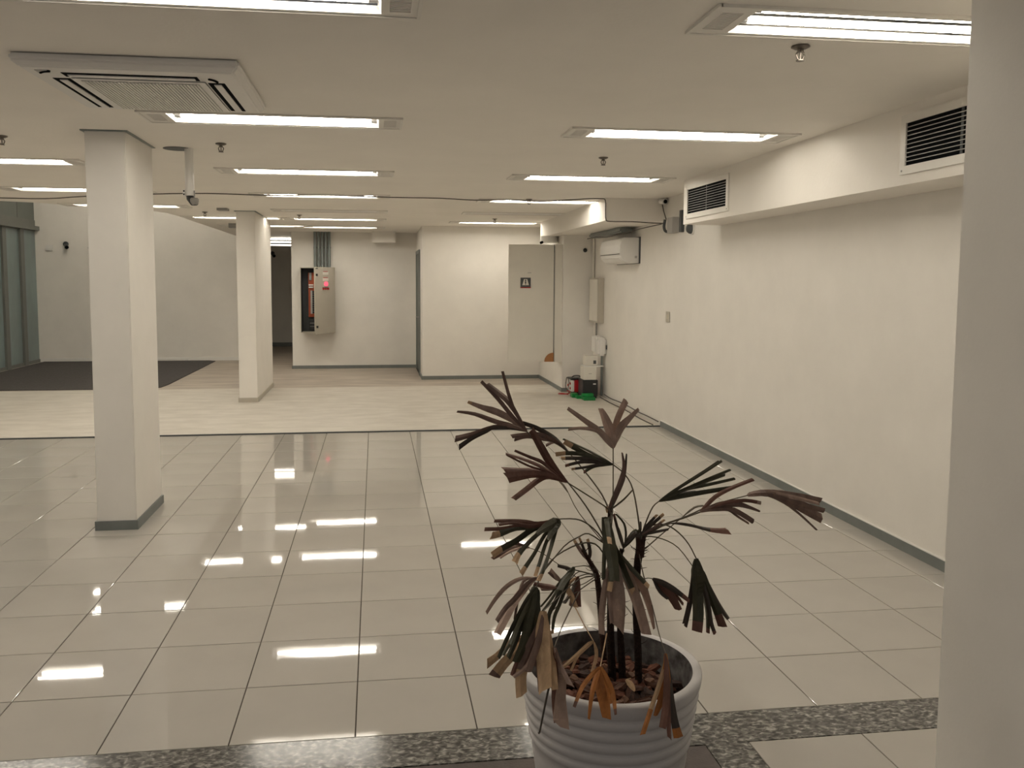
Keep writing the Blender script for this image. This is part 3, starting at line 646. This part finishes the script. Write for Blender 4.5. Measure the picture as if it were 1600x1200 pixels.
# ------------------------------------------------------------------ far left: glass partition, wall fittings
wg = struct(box(-6.64, -6.60, 7.35, 14.72, 2.60, 2.82).build('window_1', MULL), 'grey green framed glass partition at the far left')
MB().box(-6.60, -6.52, 7.35, 14.72, 2.62, 2.70).build('transom', MULL, wg)
ys = [14.72-k*.80 for k in range(10)]
for k in range(9):
    a, b = ys[k+1], ys[k]
    MB().box(-6.622, -6.612, a+.09, b-.0, .06, 2.62).build('pane', GLASS, wg)
    MB().box(-6.64, -6.57, a-.01, a+.15, 0, 2.62).build('mullion', MULL, wg)
    MB().box(-6.622, -6.612, a+.03, b, 2.82, 4.4).build('upper_panel', UPPANEL, wg)
    MB().box(-6.64, -6.605, a-.02, a+.03, 2.82, 4.4).build('upper_mullion', MULL, wg)
MB().box(-6.64, -6.59, 7.35, 14.72, 0, .06).build('sill', MULL, wg)
def wallcam(name, x, y, z, lb):
    t = thing(name, (x, y, z), lb, 'camera')
    MB().cyl((x, y, z+.04), (x, y-.03, z+.04), .05, n=14).build('base', DARKGREY, t)
    MB().tube([(x, y-.02, z+.03), (x+.02, y-.06, z), (x+.05, y-.12, z-.03)], [.03, .036, .04], 12).build('body', BLACK, t)
    MB().cyl((x+.05, y-.12, z-.03), (x+.056, y-.131, z-.035), .028, n=12).build('lens', DARK, t)
wallcam('wall_camera', -6.03, 14.72, 2.32, 'black camera on the far left wall near the glass partition')
wallcam('wall_camera', -5.56, 14.72, 2.25, 'black camera on the far left wall right at the large column')
wallcam('wall_camera', -2.44, 18.45, 2.28, 'black camera high on the corridor end wall')
tag(MB().box(-6.42, -6.28, 14.70, 14.72, 2.22, 2.34).build('blank_plate', WHITE, origin=(-6.35, 14.71, 2.22), bevel=.004), 'faint white blank plate beside the camera on far left wall', 'plate')
tag(MB().box(-4.6, -3.72, 14.66, 14.70, .0, .05).build('loose_trim', WHITE, origin=(-4.2, 14.68, 0)), 'short white loose trim strip at the foot of far left wall', 'trim')
tag(MB().box(-2.80, -2.40, 5.95, 6.10, .003, .016).build('floor_board', OFFWHITE, origin=(-2.6, 6.02, 0)), 'small flat board on the screed edge left of the large column', 'board')

# ------------------------------------------------------------------ planter
PX, PY = .762, -1.112
pl = thing('planter', (PX, PY, 0), 'large ribbed pale grey plastic planter at the bottom of the picture', 'planter')
def rad(z): return .186+(.262-.186)*(z/.54)
prof = [(.001, .012), (rad(0)-.006, .012), (rad(0)-.004, 0), (rad(0), .004)]
for k in range(1, 12): prof.append((rad(k*.027), k*.027))
z = .325
for k in range(5):
    for t_, d_ in ((0, -.0045), (.18, .001), (.5, .0045), (.82, .002)): prof.append((rad(z+t_*.034)+d_, z+t_*.034))
    z += .034
prof += [(rad(z)-.004, z), (rad(z+.004)+.001, z+.006), (.263, .515), (.266, .535), (.2645, .541), (.259, .544), (.245, .544), (.239, .541)]
MB().lathe(prof, (PX, PY, 0), 96).build('body', POT, pl, smooth=True)
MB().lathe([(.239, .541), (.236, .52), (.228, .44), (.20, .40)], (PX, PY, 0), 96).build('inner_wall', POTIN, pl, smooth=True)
sm = MB(); n = 40; rings = 9
vs = [(PX, PY, .462)]
for r in range(1, rings+1):
    for k in range(n):
        R = .231*r/rings; a = 2*math.pi*k/n
        vs.append((PX+R*math.cos(a), PY+R*math.sin(a), .452+random.uniform(-.006, .008)+.012*math.cos(a*2+1)*(r/rings)))
fs = [(0, 1+k, 1+(k+1) % n) for k in range(n)]+[(1+(r-1)*n+k, 1+r*n+k, 1+r*n+(k+1) % n, 1+(r-1)*n+(k+1) % n) for r in range(1, rings) for k in range(n)]
so = sm.add(vs, fs).build('soil', SOIL, pl); so['kind'] = 'stuff'
# bark chips
chips = []
for v in range(8):
    l, wd, th = random.uniform(.050, .090), random.uniform(.024, .042), random.uniform(.007, .013)
    if v % 4 == 3: l *= .6
    n = 7; top = []; bot = []
    for k in range(n):
        a = 2*math.pi*k/n+random.uniform(-.25, .25); rr = random.uniform(.75, 1.1)
        x, y = l/2*math.cos(a)*rr, wd/2*math.sin(a)*rr; cv_ = .25*(x/l)**2*l
        top.append((x*.86, y*.8, th/2-cv_+random.uniform(-.0015, .0015))); bot.append((x, y, -th/2-cv_))
    me = bpy.data.meshes.new('bark_chip')
    me.from_pydata(bot+top, [], [tuple(range(n-1, -1, -1)), tuple(range(n, 2*n))]+[(k, (k+1) % n, n+(k+1) % n, n+k) for k in range(n)])
    me.materials.append(BARKS[(0, 1, 1, 0, 2, 1, 0, 3)[v]]); chips.append(me)
for k in range(130):
    R = .190*math.sqrt((k+.5)/130); a = k*2.39996
    o = bpy.data.objects.new('bark_chip', random.choice(chips)); COL.objects.link(o)
    o.location = (PX+R*math.cos(a)+random.uniform(-.008, .008), PY+R*math.sin(a)+random.uniform(-.008, .008), .470+random.uniform(-.004, .012))
    o.rotation_euler = (random.uniform(-.4, .4), random.uniform(-.4, .4), random.uniform(0, 6.28))
    tag(o, 'reddish brown bark chip lying in the planter around the palm stems', 'bark chip', 'bark chips in the planter')

# ------------------------------------------------------------------ palm
YP = -1.08
palm = thing('palm', (.81, YP, .45), 'withered fan palm with brown and dark green leaves in the planter', 'plant')
def leaflet(par, pts, w, k, y0, y1, tip=None, wt=None, base=None):
    """one segment of a fan leaf: pts are photograph pixels from hub to tip, w width in px, y0/y1 depth at hub and tip"""
    n = len(pts)-1
    L3 = []
    d0 = 0; acc = [0]
    for i in range(n): acc.append(acc[-1]+math.dist(pts[i], pts[i+1]))
    for p, s in zip(pts, acc):
        t = s/acc[-1]; L3.append(at(p[0], p[1], y0+(y1-y0)*t**1.2))
    L3 = smooth_path(L3, 3); N_ = len(L3)
    tw = random.uniform(-.5, .5); base = .35 if base is None else base; wt = .8*w if wt is None else wt
    px = .00187*max(.9, (L3[0]-CAM).length/2.5)
    mb = MB(); vs = []; ragged = random.uniform(-.6, .6)
    for i, p in enumerate(L3):
        t = i/(N_-1)
        d = (L3[min(i+1, N_-1)]-L3[max(i-1, 0)]).normalized(); v = (CAM-p).normalized()
        s = d.cross(v).normalized(); nn = s.cross(d)
        a = tw+.5*math.sin(3*t+tw*9); c, q = math.cos(a), math.sin(a)
        s, nn = s*c+nn*q, nn*c-s*q
        ww = (w*(base+(1-base)*min(1, t/.35)) if t < .6 else w+(wt-w)*(t-.6)/.4)
        hw = ww*px*.54/max(.6, abs(c)); fold = hw*.3; th = .0007
        e = d*hw*ragged if i == N_-1 else d*0
        vs += [p-s*hw+e, p+nn*fold+e*random.uniform(-1, .6), p+s*hw-e, p+nn*(fold-th)]
    mi = []
    fs = []
    for i in range(N_-1):
        for q in range(4):
            fs.append((i*4+q, i*4+(q+1) % 4, (i+1)*4+(q+1) % 4, (i+1)*4+q)); mi.append(1 if tip and i >= N_-1-max(1, tip[1]) else 0)
    fs += [(3, 2, 1, 0), tuple((N_-1)*4+q for q in range(4))]; mi += [0, 1 if tip else 0]
    mb.v = vs; mb.f = [list(f) for f in fs]; mb.mi = mi
    return mb.build('leaflet', [LEAF[k], LEAF[tip[0] if tip else k]], par, fix=True)
def frond(pet, y_stem, hub_y, tip_y, leaves, pr=1.7, k='S'):
    """pet: petiole pixels from stem to hub; leaves: (points after the hub, width, colour[, tip colour, tip segments, tip width, base fraction])"""
    P = []; n = len(pet)
    for i, p in enumerate(pet):
        t = i/max(1, n-1); P.append(at(p[0], p[1], y_stem+(hub_y-y_stem)*t))
    P = smooth_path(P, 3) if n > 2 else P
    px = .00187
    fr = MB().tube(P, [pr*px*(.78-.25*i/len(P)) for i in range(len(P))], 6).build('frond', LEAF[k], palm)
    hub = pet[-1]
    for l in leaves:
        pts, w, kk = l[0], l[1], l[2]
        tip = (l[3], l[4]) if len(l) > 4 and l[3] else None
        wt = l[5] if len(l) > 5 else None; bs = l[6] if len(l) > 6 else None
        leaflet(fr, [hub]+pts, w, kk, hub_y+random.uniform(-.008, .008), tip_y+random.uniform(-.04, .04), tip, wt, bs)
    return fr
# stems
def stem(pts, rs, ys, m_=STEM, hairs=16):
    P = [at(p[0], p[1], y) for p, y in zip(pts, ys)]; R = [r*.00187 for r in rs]
    st = MB().tube(smooth_path(P, 3), [R[min(i//3, len(R)-2)]+(R[min(i//3+1, len(R)-1)]-R[min(i//3, len(R)-2)])*(i % 3)/3 for i in range((len(P)-1)*3+1)], 9).build('stem', m_, palm)
    S = smooth_path(P, 3); h = MB()
    for _ in range(hairs):
        i = random.randrange(len(S)-1); p = S[i].lerp(S[i+1], random.random()); a = random.uniform(0, 6.28); r = R[min(i//3, len(R)-1)]
        d = Vector((math.cos(a), math.sin(a), random.uniform(.2, 1.0))).normalized()
        h.tube([p+d*r*.6, p+d*(r+random.uniform(.006, .016)), p+d*(r+random.uniform(.014, .028))+Vector((0, 0, random.uniform(-.006, .006)))], [.0011, .0009, .0004], 4)
    h.build('fibres', m_, st)['kind'] = 'stuff'
stem([(957, 1064), (955, 1020), (954, 980), (954, 930), (953, 880), (951, 830), (953, 797)], [7, 6.5, 6, 5.5, 4.5, 3.5, 2.5], [-1.05]*5+[-1.06, -1.06], hairs=14)
stem([(973, 1066), (971, 1020), (969, 985), (968, 940), (968, 880), (972, 858)], [6, 6, 5, 4.5, 4, 3], [-1.07]*6, hairs=10)
stem([(998, 1074), (997, 1020), (995, 975), (994, 930), (996, 885), (1000, 855), (1001, 838)], [6, 6, 6, 6, 6, 6.5, 8], [-1.10]*7, STEM, hairs=26)
stem([(944, 1030), (941, 990), (938, 950), (935, 915), (931, 895), (920, 875), (910, 858)], [5, 5, 5, 5, 4.5, 3.5, 2.5], [-1.02, -1.02, -1.02, -1.02, -1.03, -1.04, -1.04], STEMTOP, hairs=30)
stem([(1000, 870), (1001, 850), (1001, 838)], [6.6, 7.2, 8.6], [-1.103]*3, STEMTOP, hairs=14)

# F1 top left
frond([(945, 845), (938, 828), (915, 790), (886, 752), (855, 713), (823, 674)], -1.06, -1.02, -1.0, [
    ([(801, 635), (785, 580)], 5, 'B'), ([(800, 650), (777, 622), (752, 596)], 6, 'B'), ([(797, 631), (780, 615), (761, 600)], 8, 'B'),
    ([(800, 656), (777, 644), (755, 637), (731, 628)], 10, 'P', 'T', 1, 4), ([(806, 667), (775, 659), (742, 647), (714, 643)], 7, 'B', None, 0, 3),
    ([(800, 669), (772, 667), (737, 679), (711, 686)], 6, 'B', None, 0, 9), ([(800, 669), (772, 668), (760, 674), (737, 685), (717, 699)], 5, 'D', None, 0, 7)])
# F2 red brown left
frond([(953, 812), (952, 797), (920, 775), (885, 753)], -1.06, -1.16, -1.27, [
    ([(861, 725), (845, 698), (830, 671)], 11, 'R', None, 0, 8), ([(858, 731), (845, 721), (830, 715), (804, 704)], 5, 'R', None, 0, 3),
    ([(857, 736), (839, 726), (816, 717), (790, 709)], 5, 'R', None, 0, 3), ([(851, 736), (826, 728), (792, 711)], 3, 'R'),
    ([(862, 744), (839, 736), (812, 735), (786, 734)], 7, 'R', None, 0, 7), ([(862, 745), (839, 741), (816, 743), (791, 747)], 10, 'R', None, 0, 15),
    ([(859, 745), (843, 749), (822, 765), (802, 780)], 8, 'R', None, 0, 7)])
# F3 behind
frond([(953, 800), (940, 772), (915, 738), (888, 706)], -1.05, -.98, -.97, [
    ([(872, 690), (857, 679), (837, 668), (817, 661)], 7, 'D'), ([(874, 694), (858, 685), (841, 679), (816, 680), (799, 682)], 7, 'B'),
    ([(868, 690), (851, 686), (824, 682), (804, 687)], 6, 'B'), ([(878, 695), (867, 690), (853, 696)], 5, 'B')])
# F4 green, tan tips
frond([(1000, 838), (997, 808), (989, 765), (977, 742), (958, 726)], -1.09, -1.06, -1.02, [
    ([(943, 717), (917, 703), (880, 686)], 3.5, 'G'), ([(943, 719), (927, 714), (902, 702), (882, 690)], 6, 'G', 'T', 2, 8), ([(943, 720), (922, 712), (893, 708), (868, 710)], 6, 'G', 'T', 2, 6),
    ([(943, 721), (930, 718), (902, 716), (877, 716)], 6, 'D', 'T', 1, 5), ([(945, 724), (932, 722), (907, 722), (883, 728)], 5, 'D', 'R', 1), ([(946, 726), (935, 726), (915, 730), (893, 733)], 4, 'D', 'T', 1),
    ([(947, 726), (935, 727), (925, 730), (912, 738)], 5, 'G', 'R', 1)])
# F5 faded top
frond([(951, 880), (957, 800), (958, 770), (958, 700)], -1.08, -1.09, -1.08, [
    ([(953, 693), (938, 675), (915, 658), (887, 638)], 9, 'P', None, 0, 5), ([(943, 680), (928, 672), (907, 669), (888, 671)], 5, 'P'), ([(957, 690), (953, 673), (945, 652), (938, 638)], 14, 'P', None, 0, 6, .3),
    ([(959, 690), (962, 665), (968, 647), (978, 626)], 9, 'P', None, 0, 9), ([(961, 688), (970, 668), (983, 654), (998, 639)], 11, 'P', None, 0, 4)], 1.5)
# F6 spear
frond([(951, 830), (953, 797)], -1.06, -1.06, -1.05, [
    ([(955, 790), (962, 773), (970, 753), (975, 730), (972, 707)], 8, 'B', None, 0, 2, .6), ([(956, 790), (964, 772), (973, 750), (977, 730), (979, 709)], 6, 'D', None, 0, 2, .6),
    ([(960, 792), (975, 780), (989, 765)], 2.5, 'S'), ([(950, 800), (948, 791)], 5, 'T')])
# F7 left green droop
frond([(948, 862), (940, 840), (920, 820), (900, 811), (872, 811)], -1.07, -1.22, -1.33, [
    ([(840, 818), (825, 816), (802, 814), (772, 814)], 6, 'R', None, 0, 4), ([(832, 821), (802, 817), (779, 820)], 5, 'R'), ([(832, 825), (810, 822), (784, 826), (757, 827)], 5, 'R', None, 0, 5),
    ([(865, 814), (834, 823), (805, 825), (781, 834), (767, 837)], 8, 'G', 'T', 3, 9), ([(865, 815), (834, 826), (805, 846), (784, 857), (769, 868)], 8, 'G', 'T', 3, 9), ([(867, 817), (846, 830), (827, 847), (811, 865), (804, 879)], 6, 'G', 'T', 3, 9),
    ([(869, 818), (851, 836), (835, 865), (821, 886), (814, 897)], 5, 'G', 'T', 3, 7), ([(870, 818), (860, 834), (852, 851), (844, 877), (836, 901)], 5, 'G', 'T', 2, 5), ([(871, 820), (865, 836), (859, 861), (849, 890), (841, 908)], 5, 'G', 'T', 2, 6),
    ([(871, 822), (862, 855), (850, 892)], 3.5, 'G'), ([(866, 816), (852, 824), (838, 834)], 13, 'G', None, 0, 4, .3), ([(870, 818), (862, 830), (856, 844)], 12, 'G', None, 0, 4, .3)])
# F8 small brown behind F7
frond([(905, 905), (870, 880), (845, 863), (827, 856)], -1.03, -1.02, -1.03, [
    ([(810, 850), (794, 849), (778, 859)], 5, 'B'), ([(810, 855), (790, 862), (769, 873)], 6, 'B', 'R', 2), ([(820, 855), (799, 861), (781, 872)], 4, 'P'), ([(812, 853), (798, 855), (784, 853)], 4, 'P')], 1.0)
# F9 faded lower left
frond([(945, 850), (920, 834), (904, 839), (881, 854), (850, 892), (838, 903)], -1.08, -1.27, -1.37, [
    ([(814, 904), (792, 916), (774, 936), (760, 958)], 6, 'P', None, 0, 4), ([(824, 912), (804, 936), (790, 950), (776, 971)], 7, 'B', None, 0, 6), ([(824, 914), (804, 940), (788, 970), (777, 991)], 11, 'P', None, 0, 10),
    ([(818, 908), (810, 934), (804, 968)], 4, 'B')], 1.5)
frond([(930, 900), (905, 893), (888, 909), (872, 918)], -1.05, -1.16, -1.2, [([(852, 916), (834, 912)], 7, 'R', None, 0, 5), ([(858, 920), (845, 921)], 5, 'P')], 1.2)
# F10 big dark hanging
frond([(945, 868), (930, 850), (905, 850), (870, 868), (848, 893), (838, 918)], -1.08, -1.30, -1.40, [
    ([(826, 932), (808, 966), (792, 998), (779, 1028)], 6, 'G'), ([(828, 934), (812, 968), (799, 1000), (786, 1024)], 5, 'G'), ([(824, 946), (810, 976), (798, 1008)], 6, 'G'), ([(832, 930), (820, 960), (806, 1000), (794, 1028)], 8, 'G'),
    ([(834, 930), (827, 965), (818, 1005), (806, 1034)], 12, 'G'), ([(836, 924), (832, 960), (826, 1000), (820, 1040)], 17, 'G', 'B', 2), ([(837, 940), (834, 980), (831, 1010), (828, 1038)], 14, 'G', 'B', 2), ([(839, 940), (840, 980), (840, 1005), (838, 1042)], 10, 'G', 'B', 1)])
# F11 dried tan
frond([(930, 900), (905, 905), (870, 935), (849, 955)], -1.05, -1.36, -1.43, [
    ([(848, 975), (848, 1005), (850, 1040), (852, 1080)], 20, 'T', None, 0, 19, .45), ([(852, 975), (857, 1010), (863, 1045), (867, 1078)], 13, 'T', None, 0, 9, .45), ([(842, 985), (840, 1030), (843, 1080)], 5, 'B'),
    ([(838, 990), (822, 1030), (814, 1056), (815, 1086)], 15, 'B', 'T', 4, 15, .2),
    ([(838, 1005), (824, 1040), (802, 1058)], 6, 'P'), ([(842, 1000), (832, 1030), (826, 1050)], 9, 'B')], 1.4)
frond([(930, 905), (880, 940), (845, 970), (832, 985)], -1.05, -1.27, -1.31, [
    ([(815, 996), (798, 1004), (778, 1024), (761, 1037)], 8, 'T', None, 0, 11, .3), ([(820, 1000), (806, 1018), (788, 1036), (772, 1057)], 13, 'T', 'B', 1, 15, .3), ([(822, 1010), (808, 1036), (800, 1056)], 7, 'R', None, 0, 6)], 1.2)
# F24 green fan left of centre
frond([(932, 905), (920, 885), (897, 886)], -1.05, -1.14, -1.2, [
    ([(880, 907), (862, 936), (842, 963)], 4, 'G'), ([(882, 910), (868, 940), (858, 960), (857, 982)], 6, 'G', 'T', 1), ([(886, 914), (874, 945), (866, 965), (863, 990)], 5, 'G', 'T', 1), ([(878, 905), (860, 930), (845, 948)], 3, 'G'),
    ([(893, 893), (882, 908), (874, 922)], 9, 'G')], 1.2)
frond([(931, 897), (917, 897), (903, 901)], -1.04, -1.08, -1.1, [
    ([(895, 920), (882, 943)], 5, 'D'), ([(898, 922), (891, 947)], 6, 'B'), ([(902, 922), (904, 947)], 9, 'R'), ([(886, 914), (893, 932), (900, 949)], 8, 'T', None, 0, 6, .2)], 1.2)
frond([(931, 900), (920, 896), (896, 890)], -1.04, -1.08, -1.1, [([(884, 887), (871, 884)], 5, 'D')], 1.6, 'D')
frond([(931, 900), (905, 915), (878, 910)], -1.04, -1.12, -1.12, [([(868, 900), (860, 890)], 6, 'P'), ([(866, 902), (857, 894)], 4, 'B')], 1.0)
# F23 fan on the left stem
frond([(928, 890), (920, 877)], -1.04, -1.04, -1.02, [([(908, 862), (897, 844)], 5, 'B', 'T', 1), ([(914, 862), (905, 840)], 4, 'D', 'T', 1), ([(922, 862), (918, 842)], 5, 'D', 'T', 1)], 2.5, 'D')
# F22 big central droop
frond([(952, 850), (949, 820), (946, 808)], -1.07, -1.16, -1.25, [
    ([(950, 835), (957, 875), (961, 908)], 17, 'G', None, 0, 12, .6), ([(946, 840), (944, 872), (943, 905)], 6, 'G', None, 0, 5), ([(952, 838), (958, 870), (952, 924)], 9, 'G', 'T', 1), ([(955, 840), (964, 862), (990, 892), (1014, 917)], 7, 'G', 'T', 1),
    ([(955, 845), (968, 875), (978, 900), (990, 926)], 10, 'G', 'T', 1), ([(948, 815), (953, 850)], 7, 'G', 'T', 1)])
frond([(955, 845), (960, 865)], -1.10, -1.19, -1.27, [
    ([(961, 899), (966, 936), (964, 982)], 20, 'P', None, 0, 19, .5), ([(968, 880), (983, 908), (997, 945), (1010, 991)], 15, 'P', None, 0, 13, .4), ([(979, 887), (1005, 921), (1016, 954), (1022, 983)], 10, 'P', None, 0, 3, .3),
    ([(951, 890), (944, 927), (940, 963), (940, 991)], 9, 'P', None, 0, 8), ([(955, 900), (953, 930), (956, 974)], 7, 'B'), ([(958, 895), (972, 930), (973, 965)], 8, 'B')], 2.5, 'G')
frond([(974, 862), (974, 857)], -1.07, -1.09, -1.1, [([(981, 845), (990, 832)], 4, 'G'), ([(988, 842), (1001, 826)], 4, 'G'), ([(971, 842), (966, 826)], 4, 'G'), ([(966, 830), (959, 803)], 4, 'D', 'R', 1), ([(978, 838), (975, 818), (962, 803)], 3, 'G'), ([(980, 846), (992, 838)], 4, 'G')], 2, 'G')
# F12 faded over the rim
frond([(905, 925), (880, 975), (866, 1012)], -1.15, -1.41, -1.47, [
    ([(872, 1048), (874, 1067), (873, 1096), (877, 1133)], 19, 'P', None, 0, 20, .3), ([(876, 1062), (881, 1098), (886, 1134)], 7, 'P'), ([(876, 1040), (892, 1072)], 6, 'B', None, 0, 7), ([(868, 1050), (866, 1090), (869, 1128)], 8, 'R')], 1.4)
frond([(862, 1062), (856, 1081), (843, 1145)], -1.40, -1.45, -1.46, [([(841, 1146)], 3, 'D')], 2.2, 'D')
# F13 orange
frond([(948, 990), (941, 1027), (938, 1042)], -1.12, -1.36, -1.46, [
    ([(927, 1052), (910, 1073), (897, 1105)], 6, 'O', 'R', 1, 4), ([(933, 1054), (925, 1083), (920, 1124)], 7, 'O', None, 0, 3), ([(938, 1067), (944, 1096), (948, 1123)], 16, 'O', None, 0, 11, .25), ([(944, 1054), (957, 1083), (962, 1117)], 8, 'O', 'R', 1, 3),
    ([(950, 1075), (953, 1100)], 6, 'O')], 1.4, 'T')
frond([(897, 945), (912, 975), (928, 1003)], -1.06, -1.20, -1.27, [([(921, 1006), (900, 1025), (876, 1046)], 6, 'T', None, 0, 4), ([(918, 1010), (904, 1023), (892, 1048)], 4, 'T'), ([(932, 1023), (925, 1050)], 5, 'T')], 1.2, 'T')
tagp = frond([(985, 1060), (978, 1062)], -1.16, -1.20, -1.25, [([(986, 1070), (992, 1080)], 8, 'T', None, 0, 2)], 1.2, 'T')
# F14 over the right rim
frond([(998, 860), (1005, 897), (1020, 950), (1030, 991), (1040, 1021)], -1.10, -1.38, -1.45, [
    ([(1040, 1034), (1031, 1067), (1017, 1108), (1004, 1148)], 6, 'T', 'O', 3, 6), ([(1041, 1060), (1036, 1085), (1024, 1118)], 12, 'O', None, 0, 5, .3), ([(1042, 1067), (1040, 1104), (1035, 1138)], 9, 'R', None, 0, 9), ([(1043, 1070), (1044, 1117), (1046, 1154)], 7, 'R', None, 0, 5),
    ([(1044, 1050), (1048, 1085), (1054, 1127), (1060, 1152)], 8, 'D', 'O', 2, 13)], 1.4)
# F15 dark hanging right
frond([(1001, 838), (1015, 822), (1040, 820), (1060, 832), (1076, 850), (1088, 873)], -1.10, -1.12, -1.13, [
    ([(1086, 882), (1081, 912), (1075, 946), (1068, 974)], 4, 'D'), ([(1087, 890), (1084, 910), (1079, 941), (1071, 979)], 6, 'D'), ([(1089, 891), (1090, 922), (1091, 960), (1089, 987)], 15, 'G', 'R', 2, 14, .35), ([(1092, 895), (1096, 910), (1102, 935), (1106, 960), (1106, 989)], 7, 'G', 'R', 1, 5),
    ([(1091, 890), (1096, 905), (1106, 940), (1111, 972), (1117, 990)], 6, 'D', 'R', 1, 5), ([(1094, 890), (1099, 901), (1112, 935), (1122, 960), (1129, 979)], 9, 'G', 'R', 3, 12), ([(1095, 890), (1101, 905), (1115, 932), (1126, 950), (1138, 967)], 7, 'D', None, 0, 5), ([(1090, 892), (1091, 912), (1092, 930)], 18, 'G', None, 0, 10, .3)])
frond([(1001, 845), (1010, 838), (1035, 842), (1060, 856), (1083, 886)], -1.10, -1.10, -1.11, [([(1082, 900), (1080, 915)], 4, 'D')], 1.4)
# F16 small right
frond([(998, 915), (1008, 904), (1020, 904)], -1.10, -1.12, -1.14, [
    ([(1031, 924), (1044, 936)], 5, 'D'), ([(1030, 911), (1041, 921), (1051, 935), (1060, 952)], 13, 'R', None, 0, 9, .25), ([(1046, 919), (1057, 931), (1067, 944)], 4, 'R', None, 0, 4), ([(1030, 908), (1045, 916), (1060, 926), (1077, 939)], 8, 'D', 'R', 2, 5)], 1.0, 'D')
# F17 green right upper
frond([(1003, 835), (1010, 814), (1020, 792), (1030, 783)], -1.10, -1.06, -1.03, [
    ([(1040, 776), (1064, 760), (1100, 738), (1128, 720)], 4.5, 'G'), ([(1064, 759), (1100, 736), (1123, 720)], 3, 'D'), ([(1045, 775), (1076, 762), (1110, 747), (1141, 734)], 4.5, 'G'), ([(1045, 777), (1068, 766), (1100, 754), (1133, 742)], 4, 'G'),
    ([(1045, 777), (1070, 765), (1108, 757), (1148, 748)], 5, 'G'), ([(1040, 780), (1060, 776), (1100, 769), (1144, 762)], 7, 'G'), ([(1056, 773), (1088, 768)], 5, 'D')])
# F18 red brown right
frond([(1003, 838), (1036, 820), (1066, 810), (1094, 800)], -1.10, -1.10, -1.09, [
    ([(1100, 794), (1118, 776), (1144, 762), (1177, 749)], 6, 'R', None, 0, 5), ([(1108, 794), (1130, 786), (1164, 782), (1189, 786)], 5, 'R', 'P', 1, 5), ([(1108, 794), (1128, 788), (1152, 788), (1168, 792), (1187, 799)], 8, 'B', None, 0, 3),
    ([(1112, 796), (1140, 795), (1160, 804), (1177, 815)], 7, 'B', None, 0, 7), ([(1115, 797), (1136, 796), (1154, 808), (1170, 818)], 3.5, 'B')], 2.2)
# F19 far right
frond([(1003, 840), (1040, 819), (1074, 806), (1100, 794), (1130, 784), (1168, 774)], -1.10, -1.02, -.98, [
    ([(1180, 771), (1210, 770), (1250, 776), (1282, 783)], 9, 'B', None, 0, 10), ([(1196, 770), (1230, 778), (1260, 790), (1288, 798)], 8, 'B', None, 0, 7), ([(1200, 771), (1230, 782), (1260, 798), (1283, 810)], 11, 'B', None, 0, 13),
    ([(1196, 773), (1226, 786), (1250, 804), (1276, 828)], 3.5, 'B'), ([(1200, 770), (1240, 777), (1280, 787)], 6, 'P'), ([(1170, 772), (1172, 769)], 3, 'D')])
# F20 spoon
frond([(1003, 838), (1030, 824), (1048, 818)], -1.11, -1.14, -1.18, [([(1060, 818), (1080, 821), (1110, 828), (1138, 830)], 4, 'D', 'R', 3, 9)], 1.6)
# F21 crown of right stem
frond([(1001, 845), (1001, 836)], -1.11, -1.12, -1.13, [
    ([(1012, 820), (1027, 804)], 4, 'D', 'T', 1), ([(1016, 822), (1037, 803)], 5, 'D', 'T', 1), ([(1020, 826), (1038, 812)], 4, 'B', 'T', 1), ([(1020, 832), (1045, 827)], 4, 'D'), ([(1001, 824), (1001, 815)], 3, 'D'),
    ([(992, 832), (983, 842)], 5, 'D'), ([(990, 838), (978, 850)], 4, 'D'), ([(994, 828), (986, 834), (976, 848)], 3, 'G')], 3, 'D')
# a few long bare petioles crossing behind
frond([(1003, 862), (1030, 838), (1066, 808)], -1.09, -1.0, -.97, [([(1085, 793), (1100, 790)], 3, 'S')], 1.5)
frond([(945, 850), (905, 802), (888, 770)], -1.06, -1.0, -.98, [([(880, 758), (874, 752)], 3, 'S')], 1.1)
